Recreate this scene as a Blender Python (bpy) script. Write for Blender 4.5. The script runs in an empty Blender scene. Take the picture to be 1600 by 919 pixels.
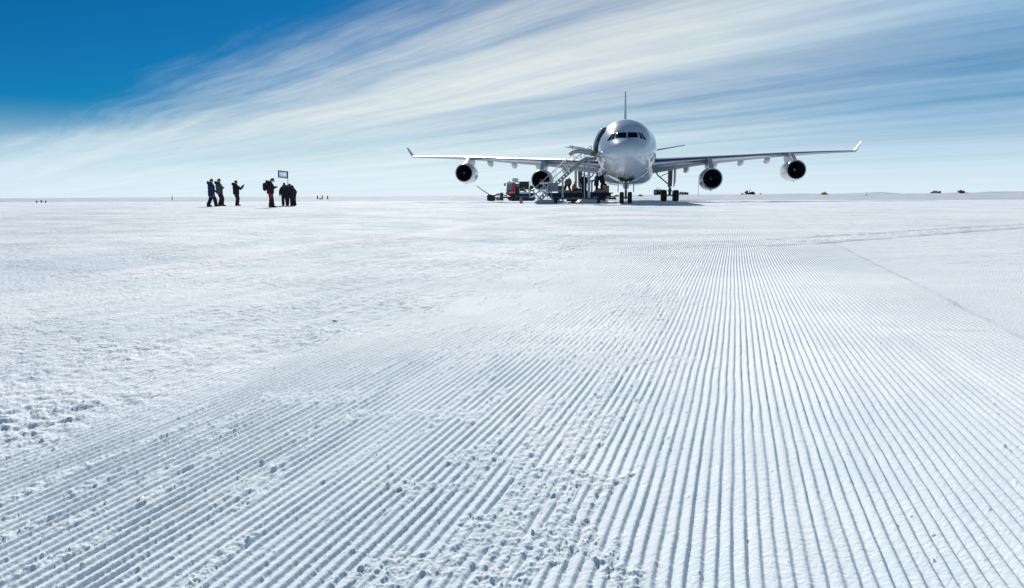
import bpy, math, random
import numpy as np
from mathutils import Vector, Matrix, Quaternion

scene = bpy.context.scene
col = scene.collection
R = math.radians

# ------------------------------------------------------------------ camera
FPX, CX, CY = 1180.0, 800.0, 459.5          # focal length in pixels of the 1600 x 919 picture
PITCH, ROLL, CAMH = 0.1296, 0.00527, 0.80
_f = Vector((0, math.cos(PITCH), -math.sin(PITCH)))
_u = Vector((0, math.sin(PITCH), math.cos(PITCH)))
_r = Vector((1, 0, 0))
CR = _r * math.cos(ROLL) - _u * math.sin(ROLL)
CU = _u * math.cos(ROLL) + _r * math.sin(ROLL)
cam_data = bpy.data.cameras.new('camera')
cam_data.sensor_width = 36.0
cam_data.lens = 36.0 * FPX / 1600.0
cam_data.clip_start = 0.05
cam_data.clip_end = 30000
cam = bpy.data.objects.new('camera', cam_data)
col.objects.link(cam)
m = Matrix.Identity(4)
for i, ax in enumerate((CR, CU, -_f)):
    for j in range(3):
        m[j][i] = ax[j]
m[2][3] = CAMH
cam.matrix_world = m
scene.camera = cam

# ------------------------------------------------------------------ sun, sky, exposure
SUN_AZ, SUN_EL = R(-8.4), R(27.0)
SUN = Vector((math.sin(SUN_AZ) * math.cos(SUN_EL), math.cos(SUN_AZ) * math.cos(SUN_EL), math.sin(SUN_EL)))
sl = bpy.data.lights.new('sun', 'SUN')
sl.energy = 4.9
sl.angle = R(0.5)
sl.color = (1.0, 0.975, 0.93)
so = bpy.data.objects.new('sun', sl)
so.rotation_mode = 'QUATERNION'
so.rotation_quaternion = (-SUN).to_track_quat('-Z', 'Y')
so.location = SUN * 200
col.objects.link(so)

scene.view_settings.view_transform = 'Standard'
scene.view_settings.look = 'None'
scene.view_settings.gamma = 1
scene.view_settings.use_curve_mapping = False
scene.view_settings.exposure = 0.08
scene.render.film_transparent = False
try:
    scene.cycles.max_bounces = 6
    scene.cycles.use_adaptive_sampling = True
except Exception:
    pass


CLOUD_DEG, EDGE_DEG, EDGE_C = -39.0, -41.0, 1.95
CLEAR_TINT, BAND_Z = (0.010, 0.160, 0.255, 1), 0.0
CLOUD_NEAR, CLOUD_FAR = (8.55, 8.95, 8.5, 1), (3.55, 5.75, 7.9, 1)
HORIZON_COL = (7.5, 8.75, 9.6, 1)


class NT:
    """Small helper for node trees."""
    def __init__(s, tree):
        s.t = tree; s.n = tree.nodes; s.l = tree.links
        s.n.clear()
    def node(s, kind, **kw):
        nd = s.n.new(kind)
        for k, v in kw.items():
            if k == 'ins':
                for key, val in v.items():
                    s.put(nd.inputs[key], val)
            else:
                setattr(nd, k, v)
        return nd
    def put(s, sock, val):
        if isinstance(val, bpy.types.NodeSocket):
            s.l.new(val, sock)
        else:
            sock.default_value = val
    def math(s, op, a, b=None, c=None, clamp=False):
        nd = s.n.new('ShaderNodeMath'); nd.operation = op; nd.use_clamp = clamp
        for i, v in enumerate((a, b, c)):
            if v is not None:
                s.put(nd.inputs[i], v)
        return nd.outputs[0]
    def mix(s, fac, a, b, mode='MIX'):
        nd = s.n.new('ShaderNodeMix'); nd.data_type = 'RGBA'; nd.blend_type = mode
        s.put(nd.inputs[0], fac); s.put(nd.inputs[6], a); s.put(nd.inputs[7], b)
        return nd.outputs[2]
    def ramp(s, v, lo, hi, a=0.0, b=1.0, smooth=True):
        nd = s.n.new('ShaderNodeMapRange')
        nd.interpolation_type = 'SMOOTHSTEP' if smooth else 'LINEAR'
        for i, x in enumerate((v, lo, hi, a, b)):
            s.put(nd.inputs[i], x)
        return nd.outputs[0]
    def noise(s, vec, scale, detail=4, rough=0.55, dist=0.0, lac=2.0):
        nd = s.n.new('ShaderNodeTexNoise')
        s.put(nd.inputs['Vector'], vec)
        nd.inputs['Scale'].default_value = scale
        nd.inputs['Detail'].default_value = detail
        nd.inputs['Roughness'].default_value = rough
        nd.inputs['Lacunarity'].default_value = lac
        nd.inputs['Distortion'].default_value = dist
        return nd.outputs[0]
    def xyz(s, x, y, z=0.0):
        nd = s.n.new('ShaderNodeCombineXYZ')
        s.put(nd.inputs[0], x); s.put(nd.inputs[1], y); s.put(nd.inputs[2], z)
        return nd.outputs[0]


world = bpy.data.worlds.new('World')
scene.world = world
world.use_nodes = True
w = NT(world.node_tree)
sky = w.node('ShaderNodeTexSky', sky_type='NISHITA')
sky.sun_disc = False
sky.sun_elevation = SUN_EL
sky.sun_rotation = SUN_AZ
sky.altitude = 800
sky.air_density = 1.0
sky.dust_density = 0.2
sky.ozone_density = 3.0
tc = w.node('ShaderNodeTexCoord')
sep = w.node('ShaderNodeSeparateXYZ')
w.l.new(tc.outputs['Generated'], sep.inputs[0])
dx, dy, dz = sep.outputs
# clear sky, deepened as high polar air looks
gam = w.node('ShaderNodeGamma'); w.l.new(sky.outputs[0], gam.inputs[0]); gam.inputs[1].default_value = 1.25
clear = w.mix(1.0, gam.outputs[0], CLEAR_TINT, 'MULTIPLY')
# cirrus sheet on a flat layer overhead
zc = w.math('ADD', w.math('MAXIMUM', dz, 0.0), 0.02)
px_ = w.math('DIVIDE', dx, zc)
py_ = w.math('DIVIDE', dy, zc)
def rotated(deg):
    c, s_ = math.cos(R(deg)), math.sin(R(deg))
    along = w.math('ADD', w.math('MULTIPLY', px_, s_), w.math('MULTIPLY', py_, c))
    cross = w.math('SUBTRACT', w.math('MULTIPLY', px_, c), w.math('MULTIPLY', py_, s_))
    return along, cross
al, cr = rotated(CLOUD_DEG)
ed_a, ed_c = rotated(EDGE_DEG)
def centred(v, amp):
    return w.math('MULTIPLY', w.math('SUBTRACT', v, 0.5), amp)
warp = w.noise(w.xyz(px_, py_), 0.16, 2, 0.5)
warp_b = w.noise(w.xyz(px_, py_, 7.3), 0.55, 3, 0.5)
crw = w.math('ADD', cr, w.math('ADD', centred(warp, 1.3), centred(warp_b, 0.22)))
band = w.noise(w.xyz(w.math('MULTIPLY', crw, 0.42), w.math('MULTIPLY', al, 0.045), BAND_Z), 1.0, 3, 0.5)
streak = w.noise(w.xyz(w.math('MULTIPLY', crw, 1.9), w.math('MULTIPLY', al, 0.10), 3.1), 1.0, 5, 0.6)
feather = w.noise(w.xyz(w.math('MULTIPLY', crw, 6.5), w.math('MULTIPLY', al, 0.75), 9.1), 1.0, 6, 0.68)
patchy = w.noise(w.xyz(px_, py_, 2.2), 2.6, 6, 0.62)
edge = w.math('ADD', ed_c, w.math('ADD', centred(warp_b, 0.5), w.math('ADD', centred(streak, 0.9), centred(feather, 0.8))))
edge = w.math('ADD', edge, w.ramp(ed_a, 9.3, 12.0, 0.0, 0.75))
sheet = w.ramp(edge, EDGE_C - 0.30, EDGE_C + 1.25)
sheet = w.math('MAXIMUM', sheet, w.ramp(dy, 0.15, -0.5, 0.0, 0.9))  # unseen cloud added behind the camera to raise the ambient light
dens = w.math('ADD', w.math('MULTIPLY', w.ramp(band, 0.30, 0.70), 0.46),
              w.math('ADD', w.math('MULTIPLY', w.ramp(streak, 0.22, 0.78), 0.34),
                     w.math('ADD', w.math('MULTIPLY', w.ramp(feather, 0.20, 0.82), 0.10), w.math('MULTIPLY', patchy, 0.22))))
dens = w.math('ADD', w.math('MULTIPLY', dens, 0.90), 0.11)
dens = w.math('MULTIPLY', dens, sheet, clamp=True)
# a few loose wisps in the clear part
wisp = w.math('MULTIPLY', w.math('MULTIPLY', w.ramp(streak, 0.60, 0.80), w.ramp(feather, 0.4, 0.7)), 0.32)
dens = w.math('MAXIMUM', dens, wisp)
# the sheet thins overhead; unseen cloud there is added for fill light
dens = w.math('MULTIPLY', dens, w.ramp(dz, 0.30, 0.70, 1.0, 0.60))
# cloud ice scatters forward: brighter towards the sun
sund = w.node('ShaderNodeVectorMath', operation='DOT_PRODUCT')
w.l.new(tc.outputs['Generated'], sund.inputs[0]); sund.inputs[1].default_value = SUN
fwd = w.ramp(sund.outputs['Value'], 0.72, 0.965)
cloud_col = w.mix(fwd, CLOUD_FAR, CLOUD_NEAR)
air = w.mix(dens, clear, cloud_col)
haze_f = w.math('MULTIPLY', w.ramp(dz, 0.0, 0.115, 1.0, 0.0), 0.85)
air = w.mix(haze_f, air, HORIZON_COL)
bg = w.node('ShaderNodeBackground')
w.l.new(air, bg.inputs[0])
bg.inputs[1].default_value = 0.098
out = w.node('ShaderNodeOutputWorld')
w.l.new(bg.outputs[0], out.inputs[0])
world.cycles.sampling_method = 'MANUAL'
world.cycles.sample_map_resolution = 512

# ------------------------------------------------------------------ pixel -> place helpers
def ray(px, py):
    v = _f * FPX + CR * (px - CX) - CU * (py - CY)
    return v / v.y                                  # per metre of forward distance

def at(px, py, Y):
    """World point at forward distance Y seen at that picture position."""
    v = ray(px, py)
    return Vector((v.x * Y, Y, CAMH + v.z * Y))

def rise(x, y):
    """Broad lie of the land in metres (works on arrays)."""
    b = 0.20 * np.exp(-(((x + 20.0) / 13.0) ** 2 + ((y - 51.0) / 16.0) ** 2))
    t = np.clip((y - 130.0) / 250.0, 0, 1)
    return b + 0.62 * t * t * (3 - 2 * t)

def ground_at(px, py):
    """Where the line of sight meets the land."""
    v = ray(px, py)
    Y = 1.0
    last = Y
    while Y < 4000:
        if CAMH + v.z * Y <= float(rise(v.x * Y, Y)):
            break
        last = Y
        Y *= 1.01
    lo, hi = last, Y
    for _ in range(30):
        mid = 0.5 * (lo + hi)
        if CAMH + v.z * mid <= float(rise(v.x * mid, mid)):
            hi = mid
        else:
            lo = mid
    return Vector((v.x * hi, hi, float(rise(v.x * hi, hi))))

def flat(px, py):
    v = ray(px, py)
    Y = -CAMH / v.z
    return v.x * Y, Y

# ------------------------------------------------------------------ noise
_rng = np.random.RandomState(5)
_perm = _rng.permutation(4096)
_gx = np.cos(_rng.rand(4096) * 2 * np.pi)
_gy = np.sin(np.arccos(_gx) * np.where(_rng.rand(4096) > .5, 1, -1))

def _h(ix, iy, seed):
    return _perm[(_perm[(ix + seed * 131) & 4095] + iy) & 4095]

def perlin(x, y, seed=0):
    fx, fy = np.floor(x), np.floor(y)
    ix, iy = fx.astype(np.int64), fy.astype(np.int64)
    u, v = x - fx, y - fy
    su, sv = u * u * u * (u * (u * 6 - 15) + 10), v * v * v * (v * (v * 6 - 15) + 10)
    def g(i, j):
        k = _h(ix + i, iy + j, seed)
        return _gx[k] * (u - i) + _gy[k] * (v - j)
    a, b, c, d = g(0, 0), g(1, 0), g(0, 1), g(1, 1)
    return 1.4 * ((a * (1 - su) + b * su) * (1 - sv) + (c * (1 - su) + d * su) * sv)

def fbm(x, y, seed=0, octv=4, gain=0.5):
    s, a = 0, 1.0
    for o in range(octv):
        s = s + a * perlin(x * 2 ** o, y * 2 ** o, seed + o * 7)
        a *= gain
    return s

def sstep(x, a, b):
    t = np.clip((x - a) / (b - a), 0, 1)
    return t * t * (3 - 2 * t)

def lumps(x, y, cell, seed, prob, rmin, rmax):
    """Scattered rounded crumbs; height in units of radius (prob may be an array)."""
    fx, fy = np.floor(x / cell).astype(np.int64), np.floor(y / cell).astype(np.int64)
    best = np.zeros_like(x)
    for i in (-1, 0, 1):
        for j in (-1, 0, 1):
            k = _h(fx + i, fy + j, seed)
            k2 = _h(fx + i + 57, fy + j + 31, seed + 3)
            k3 = _h(fx + i + 11, fy + j + 97, seed + 5)
            cx = (fx + i + 0.15 + 0.7 * (k / 4096.0)) * cell
            cy = (fy + j + 0.15 + 0.7 * (k2 / 4096.0)) * cell
            q = k3 / 4096.0
            rad = rmin + (rmax - rmin) * ((k2 * 7 + k) % 4096 / 4096.0) ** 2.2
            d2 = ((x - cx) ** 2 + (y - cy) ** 2) / rad ** 2
            hgt = np.where((q < prob) & (d2 < 1), rad * np.sqrt(np.clip(1 - d2, 0, 1)), 0)
            best = np.maximum(best, hgt)
    return best

# ------------------------------------------------------------------ the snow: one sheet to the horizon
HG = math.atan(348 * math.cos(PITCH) / FPX)              # heading of the groomed furrows
SH, CH = math.sin(HG), math.cos(HG)
def cross_of(px, py):
    X, Y = flat(px, py)
    return X * CH - Y * SH
V_LEFT, V_SEAM, V_RIGHT = cross_of(300, 608), cross_of(815, 790), cross_of(1480, 468)
PITCH_FURROW = 0.0318

def polyline_dist(x, y, pts):
    best = np.full_like(x, 1e9)
    for (ax, ay), (bx, by) in zip(pts[:-1], pts[1:]):
        ux, uy = bx - ax, by - ay
        L = ux * ux + uy * uy
        t = np.clip(((x - ax) * ux + (y - ay) * uy) / L, 0, 1)
        best = np.minimum(best, np.hypot(x - ax - t * ux, y - ay - t * uy))
    return best

PATCHES = [  # trodden or slumped places: picture position, half width and half depth in metres
    (890, 745, .20, .09), (790, 546, .38, .20), (500, 622, .26, .13), (700, 650, .16, .10), (560, 650, .14, .09),
    (960, 560, .4, .25), (640, 515, .35, .25), (740, 720, .10, .08), (860, 850, .16, .10), (985, 905, .08, .07),
    (700, 885, .10, .05), (930, 520, .4, .25), (1000, 470, .5, .4), (660, 760, .12, .05)]

ATTR = {}
def snow_height(x, y):
    v = x * CH - y * SH
    a = x * SH + y * CH
    near = (1 - sstep(y, 11.0, 22.0)) * (1 - sstep(np.abs(x), 7.0, 11.0))
    z = np.zeros_like(x)
    # gentle waves of the groomed pass
    z += 0.010 * fbm(x / 2.3, y / 3.1, 1, 3) * sstep(y, 1.0, 6.0) + 0.035 * fbm(v / 5.0, a / 22.0, 2, 3) * sstep(y, 8, 25)
    # ---- where the comb left clean furrows
    inside = sstep(v + 0.20 * fbm(a / 0.8, v / 0.5, 11, 4, 0.6), V_LEFT - 0.12, V_LEFT + 0.22)
    right = sstep(v, V_RIGHT - 0.02, V_RIGHT + 0.02)
    wear = fbm(a / 0.50, v / 0.075, 21, 4, 0.6)
    wear_b = fbm(a / 2.2, v / 0.5, 23, 3)
    seam = np.exp(-((v - V_SEAM) / 0.22) ** 2)
    left_part = 1 - sstep(v, V_SEAM - 0.25, V_SEAM + 0.30)
    spoil = sstep(wear + 0.55 * wear_b + 0.62 * seam + 0.13 * left_part, 0.44, 0.74)
    spoil = spoil * (0.08 + 0.92 * np.clip(left_part + seam * 1.1, 0, 1))
    rough = (1 - inside) * (1 - right)
    for k, (px, py, sx, sy) in enumerate(PATCHES):
        X, Y = flat(px, py)
        d = np.hypot((x - X) / sx, (y - Y) / sy) + 0.75 * fbm(v / 0.07, a / 0.13, 40 + k, 3)
        spoil = np.maximum(spoil, 1 - sstep(d, 0.65, 1.05))
    vw = v + 0.0035 * perlin(a / 0.55, v / 0.25, 31) + 0.0016 * perlin(a / 0.12, v / 0.05, 32) + 0.010 * perlin(a / 3.5, v / 1.4, 33)
    t = vw / PITCH_FURROW
    t = t - np.floor(t)
    # ridge: gentle left flank, steep right flank, both rounded
    prof = np.where(t < 0.66, sstep(t, -0.10, 0.66) ** 1.0, 1 - sstep(t, 0.66, 0.99))
    amp = 0.0084 * (1 + 0.20 * perlin(a / 0.4, v / 0.06, 34) + 0.30 * perlin(a / 2.5, v / 0.033, 36) - 0.30 * sstep(fbm(a / 1.6, v / 0.35, 39, 3), 0.0, 0.7)) * near
    keep = inside * (1 - 0.62 * spoil) * (1 - 0.55 * right)
    faint = 0.50 * rough * sstep(fbm(a / 1.6, v / 0.16, 35, 3), 0.0, 0.45)
    # close up the furrows are modelled; farther out the same furrows go on as a bump
    fade_mesh = 1 - sstep(y, 5.5, 9.5)
    ATTR['furrow'] = np.maximum(keep * (1 - fade_mesh), faint) * (1 - sstep(y, 20, 42))
    ATTR['wobble'] = vw - v
    ATTR['rough'] = np.clip(rough + 0.45 * spoil * sstep(y, 3.0, 5.0), 0, 1) * (0.30 + 0.70 * sstep(fbm(x / 1.3 + 0.3 * y, y / 1.7, 56, 4, 0.6), -0.30, 0.45))
    z += amp * (prof - 0.5) * keep * fade_mesh
    # ---- crumbs and clods
    scuff_b = np.where(v < V_LEFT, 0.45 + 0.75 * np.exp(-((V_LEFT - v) / 1.1) ** 2), 1.0)
    busy = np.clip(spoil + 0.75 * rough + 0.35 * seam, 0, 1)
    z += spoil * inside * near * (0.0030 + 0.0042 * fbm(x / 0.034, y / 0.034, 51, 4, 0.68))
    scuff = (0.50 + 0.70 * np.exp(-((V_LEFT - v) / 1.1) ** 2)) * (0.35 + 0.65 * sstep(fbm(x / 0.9, y / 1.2, 55, 3), -0.35, 0.45))
    z += rough * near * (0.0095 * scuff * fbm(x / 0.085, y / 0.065, 52, 4, 0.66) + 0.010 * fbm(a / 0.9, v / 0.25, 53, 3))
    clump = sstep(fbm(x / 0.25, y / 0.25, 54, 3), -0.25, 0.55)
    z += near * lumps(x, y, 0.050, 61, 0.006 + 0.40 * busy * clump * scuff_b, 0.003, 0.0105) * 0.9
    z += near * lumps(x, y, 0.019, 62, 0.012 + 0.55 * busy * clump * scuff_b, 0.0020, 0.0055) * 0.9
    z += near * lumps(x, y, 0.0105, 65, 0.45 * busy * clump * scuff_b, 0.0014, 0.0034) * 0.95 * (1 - sstep(y, 3.5, 6.0))
    z -= near * lumps(x, y, 0.047, 63, 0.28 * np.clip(spoil * left_part + 0.3 * rough, 0, 1) * clump, 0.003, 0.008) * 0.6
    # crumbs fallen into the troughs of the left-hand furrows
    z += near * left_part * inside * lumps(x, y, 0.013, 64, 0.26 * (1 - prof), 0.002, 0.005) * 0.8
    # fine crust
    fine = 1 - sstep(y, 5.0, 10.0)
    z += fine * 0.00075 * fbm(x / 0.011, y / 0.011, 71, 2)
    # ---- crossing tracks and windrow (pass border has painted groove shade only)
    for pts in TRACKS:
        d = polyline_dist(x, y, pts)
        z += (0.012 * np.exp(-(d / 0.09) ** 2) - 0.018 * np.exp(-((d - 0.10) / 0.06) ** 2)) * (0.75 + 0.5 * perlin(x / 0.35, y / 0.35, 83)) * (0.25 + 0.75 * sstep(x, 0, 4))
    d = polyline_dist(x, y, TRACK_MID)
    z += 0.014 * np.exp(-(d / 0.35) ** 4) * fbm(x / 0.13, y / 0.13, 81, 3) * (1 - sstep(y, 14, 30))
    d = polyline_dist(x, y, BERM)
    z += 0.035 * np.exp(-(d / 0.40) ** 2) * (1 + 0.4 * fbm(x / 1.0, y / 1.0, 82, 3))
    # ---- unprepared snow beyond the groomed apron: wind-cut and rough
    wild = wild_mask(x, y)
    z += wild * (0.10 * fbm(x / 9.0, y / 2.6, 91, 4, 0.6) * np.clip(y / 200.0, 0.4, 3.0))
    return z + rise(x, y)

def fresh_mask(x, y):
    # loose new snow spilled from the blade along the windrow and the crossing track
    n1 = fbm(x / 1.1, y / 1.1, 84, 3)
    f = 0.9 * np.exp(-((polyline_dist(x, y, BERM) + 0.25 * n1) / 0.50) ** 2)
    for pts in TRACKS:
        f = np.maximum(f, np.exp(-((polyline_dist(x, y, pts) + 0.05 * n1) / 0.12) ** 2) * (1 - sstep(x, 1.5, 5.0)))
    # bright wind-laid streaks
    f = np.maximum(f, 0.8 * sstep(fbm(x / 7.0, y / 2.2, 96, 5, 0.6), 0.15, 0.65) * sstep(y, 8, 16))
    return f

def worn_shade_mask(x, y):
    # packed, glazed and scuffed snow, plus groove shade painted on pass border and crossing track
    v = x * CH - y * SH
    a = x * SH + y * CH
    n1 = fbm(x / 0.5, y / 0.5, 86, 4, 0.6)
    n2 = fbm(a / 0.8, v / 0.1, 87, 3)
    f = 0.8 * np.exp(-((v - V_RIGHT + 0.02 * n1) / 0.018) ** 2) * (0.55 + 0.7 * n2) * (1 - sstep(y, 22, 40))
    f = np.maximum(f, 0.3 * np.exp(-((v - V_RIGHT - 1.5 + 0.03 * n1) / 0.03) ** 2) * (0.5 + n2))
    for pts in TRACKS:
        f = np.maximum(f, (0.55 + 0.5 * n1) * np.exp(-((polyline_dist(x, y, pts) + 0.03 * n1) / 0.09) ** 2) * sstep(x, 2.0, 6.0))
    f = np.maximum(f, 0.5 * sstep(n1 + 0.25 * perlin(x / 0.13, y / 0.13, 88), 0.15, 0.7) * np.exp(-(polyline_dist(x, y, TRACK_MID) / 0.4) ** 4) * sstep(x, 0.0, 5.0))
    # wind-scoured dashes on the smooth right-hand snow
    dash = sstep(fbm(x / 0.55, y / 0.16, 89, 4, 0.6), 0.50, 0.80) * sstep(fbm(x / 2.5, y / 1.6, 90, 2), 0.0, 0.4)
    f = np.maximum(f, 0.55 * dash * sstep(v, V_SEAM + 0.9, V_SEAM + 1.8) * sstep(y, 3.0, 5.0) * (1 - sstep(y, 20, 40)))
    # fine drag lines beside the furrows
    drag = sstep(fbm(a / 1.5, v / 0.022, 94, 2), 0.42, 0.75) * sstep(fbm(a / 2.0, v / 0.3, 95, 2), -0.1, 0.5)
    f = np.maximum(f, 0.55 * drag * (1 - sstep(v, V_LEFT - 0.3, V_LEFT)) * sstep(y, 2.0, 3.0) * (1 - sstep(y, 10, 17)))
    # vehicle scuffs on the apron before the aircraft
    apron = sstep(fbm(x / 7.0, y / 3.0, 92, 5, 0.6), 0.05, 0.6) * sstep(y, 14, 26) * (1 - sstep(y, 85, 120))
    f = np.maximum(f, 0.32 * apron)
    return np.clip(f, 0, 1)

def wild_mask(x, y):
    # border of the groomed apron, running from the near right to the far left
    yb = 90.0 + (58.0 - x) * 0.40 + 0.0
    return sstep(y - yb + 2.0 * np.sin(x * 0.05), -1.0, 6.0)

TRACKS = [[flat(*p) for p in ((640, 397), (800, 389), (1000, 383.5), (1250, 372), (1420, 361), (1600, 350), (1900, 333))],
          [flat(*p) for p in ((640, 406), (800, 398), (1000, 393), (1270, 381), (1440, 368), (1600, 355), (1900, 336))]]
TRACK_MID = [flat(*p) for p in ((980, 389), (1260, 376), (1430, 364), (1600, 352), (1900, 334))]
BERM = [flat(*p) for p in ((200, 432), (330, 412), (480, 388), (570, 378), (640, 372), (680, 363), (740, 352), (870, 336), (960, 329))]

def make_ground():
    rows = np.concatenate([np.linspace(-14, -0.2, 40), np.linspace(-0.1, 1.25, 110),
                           1.0 / np.linspace(1 / 1.26, 1 / 8.0, N_ROWS),
                           np.geomspace(8.05, 40.0, 250),
                           np.geomspace(40.6, 9000, 170)])
    half = np.linspace(0, 1, N_COLS // 2)
    outer = 1 + np.geomspace(0.004, 9.0, 60)
    t = np.concatenate([-outer[::-1], -half[:0:-1], half, outer])
    hw = 0.74 * np.maximum(rows, 0.9) + 0.45
    x = (t[None, :] * hw[:, None])
    y = np.repeat(rows[:, None], len(t), 1)
    z = snow_height(x.ravel(), y.ravel()).reshape(x.shape)
    nr, nc = x.shape
    co = np.stack([x, y, z], -1).reshape(-1, 3).astype(np.float32)
    idx = np.arange(nr * nc).reshape(nr, nc)
    q = np.stack([idx[:-1, :-1], idx[:-1, 1:], idx[1:, 1:], idx[1:, :-1]], -1).reshape(-1, 4).astype(np.int32)
    me = bpy.data.meshes.new('ground')
    me.vertices.add(len(co)); me.vertices.foreach_set('co', co.ravel())
    me.loops.add(q.size); me.loops.foreach_set('vertex_index', q.ravel())
    me.polygons.add(len(q))
    me.polygons.foreach_set('loop_start', np.arange(0, q.size, 4, dtype=np.int32))
    me.polygons.foreach_set('loop_total', np.full(len(q), 4, dtype=np.int32))
    me.polygons.foreach_set('use_smooth', np.ones(len(q), dtype=bool))
    me.update(calc_edges=True)
    at_ = me.attributes.new('wild', 'FLOAT', 'POINT')
    at_.data.foreach_set('value', wild_mask(co[:, 0], co[:, 1]).astype(np.float32))
    for nm, vals in (('worn_shade', worn_shade_mask(co[:, 0], co[:, 1])), ('furrow', ATTR['furrow']), ('wobble', ATTR['wobble']), ('rough', ATTR['rough'])):
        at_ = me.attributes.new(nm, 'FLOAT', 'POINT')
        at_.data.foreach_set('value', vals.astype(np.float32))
    at_ = me.attributes.new('fresh', 'FLOAT', 'POINT')
    at_.data.foreach_set('value', fresh_mask(co[:, 0], co[:, 1]).astype(np.float32))
    o = bpy.data.objects.new('ground', me)
    col.objects.link(o)
    o['kind'] = 'structure'
    o['label'] = 'groomed snow runway with combed furrows, rough snow beyond'
    return o

def snow_material():
    mt = bpy.data.materials.new('snow'); mt.use_nodes = True
    n = NT(mt.node_tree)
    geo = n.node('ShaderNodeNewGeometry')
    pos = geo.outputs['Position']
    sp = n.node('ShaderNodeSeparateXYZ'); n.l.new(pos, sp.inputs[0])
    wild = n.node('ShaderNodeAttribute', attribute_name='wild').outputs['Fac']
    v = n.math('SUBTRACT', n.math('MULTIPLY', sp.outputs[0], CH), n.math('MULTIPLY', sp.outputs[1], SH))
    a = n.math('ADD', n.math('MULTIPLY', sp.outputs[0], SH), n.math('MULTIPLY', sp.outputs[1], CH))
    # wind crust and fresher drift differ a little in whiteness
    mott = n.noise(n.xyz(n.math('MULTIPLY', sp.outputs[0], 0.20), n.math('MULTIPLY', sp.outputs[1], 0.16)), 1.0, 7, 0.66)
    crust = n.math('MAXIMUM', n.ramp(mott, 0.36, 0.60), n.ramp(n.math('ADD', v, n.math('MULTIPLY', mott, 1.5)), V_SEAM + 0.6, V_SEAM + 4.0, 0.0, 0.75))
    base = n.mix(crust, (0.685, 0.76, 0.80, 1), (0.895, 0.928, 0.94, 1))
    wild_shade = n.mix(n.ramp(n.noise(pos, 0.06, 5, 0.6), 0.35, 0.65), (0.50, 0.55, 0.62, 1), (0.64, 0.68, 0.74, 1))  # greyer tone paints in the self-shadow of the rough unprepared snow
    fresh = n.node('ShaderNodeAttribute', attribute_name='fresh').outputs['Fac']
    worn_shade = n.node('ShaderNodeAttribute', attribute_name='worn_shade').outputs['Fac']
    base = n.mix(worn_shade, base, (0.46, 0.53, 0.60, 1))
    base = n.mix(wild, n.mix(fresh, base, (0.95, 0.955, 0.965, 1)), wild_shade)
    dist = n.math('SQRT', n.math('ADD', n.math('POWER', sp.outputs[0], 2.0), n.math('POWER', sp.outputs[1], 2.0)))
    far = n.ramp(dist, 8.0, 30.0)
    grain = n.noise(pos, 260.0, 2, 0.6)
    crumb = n.noise(pos, 42.0, 4, 0.6)
    drift = n.noise(n.xyz(n.math('MULTIPLY', sp.outputs[0], 0.55), n.math('MULTIPLY', sp.outputs[1], 1.3)), 1.0, 7, 0.70)
    chop = n.noise(pos, 2.2, 6, 0.68)
    h1 = n.math('MULTIPLY', grain, 0.0011)
    h2 = n.math('MULTIPLY', crumb, 0.0042)
    h3 = n.math('MULTIPLY', n.math('MULTIPLY', drift, n.ramp(dist, 4.0, 16.0)), 0.06)
    h4 = n.math('MULTIPLY', n.math('MULTIPLY', chop, n.ramp(dist, 4.0, 22.0)), 0.085)
    furrow = n.node('ShaderNodeAttribute', attribute_name='furrow').outputs['Fac']
    wob = n.node('ShaderNodeAttribute', attribute_name='wobble').outputs['Fac']
    ph = n.math('FRACT', n.math('DIVIDE', n.math('ADD', v, wob), PITCH_FURROW))
    prof = n.math('MULTIPLY', n.ramp(ph, -0.10, 0.66), n.ramp(ph, 0.66, 0.99, 1.0, 0.0))
    h5 = n.math('MULTIPLY', n.math('MULTIPLY', prof, furrow), 0.0084)
    rgh = n.node('ShaderNodeAttribute', attribute_name='rough').outputs['Fac']
    clod = n.ramp(n.noise(pos, 11.0, 5, 0.66), 0.47, 0.70)
    clod_far = n.ramp(n.noise(n.xyz(n.math('MULTIPLY', sp.outputs[0], 0.7), sp.outputs[1]), 3.2, 6, 0.68), 0.45, 0.72)
    h6 = n.math('MULTIPLY', n.math('MULTIPLY', clod, rgh), n.ramp(dist, 2.8, 5.5, 0.0, 0.020))
    h7 = n.math('MULTIPLY', n.math('MULTIPLY', clod_far, rgh), n.ramp(dist, 7.0, 15.0, 0.0, 0.032))
    hh = n.math('ADD', n.math('ADD', n.math('ADD', h1, h2), n.math('ADD', h3, h4)), n.math('ADD', h5, n.math('ADD', h6, h7)))
    bump = n.node('ShaderNodeBump')
    bump.inputs['Strength'].default_value = 0.85
    bump.inputs['Distance'].default_value = 1.0
    n.l.new(hh, bump.inputs['Height'])
    # single grains that catch the sun
    vor = n.node('ShaderNodeTexVoronoi', feature='F1'); vor.inputs['Scale'].default_value = 190.0
    n.l.new(pos, vor.inputs['Vector'])
    sepc = n.node('ShaderNodeSeparateColor'); n.l.new(vor.outputs['Color'], sepc.inputs[0])
    glint = n.math('MULTIPLY', n.math('GREATER_THAN', sepc.outputs[0], 0.985),
                   n.math('LESS_THAN', vor.outputs['Distance'], 0.33))
    glint = n.math('MULTIPLY', glint, n.ramp(dist, 2.4, 4.2, 1.0, 0.0))
    bs = n.node('ShaderNodeBsdfPrincipled')
    n.l.new(base, bs.inputs['Base Color'])
    n.put(bs.inputs['Roughness'], n.math('SUBTRACT', 0.88, n.math('MULTIPLY', glint, 0.55)))
    n.put(bs.inputs['Specular IOR Level'], n.math('ADD', 0.07, n.math('MULTIPLY', glint, 0.6)))
    n.l.new(bump.outputs[0], bs.inputs['Normal'])
    out = n.node('ShaderNodeOutputMaterial')
    n.l.new(bs.outputs[0], out.inputs[0])
    return mt

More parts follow.
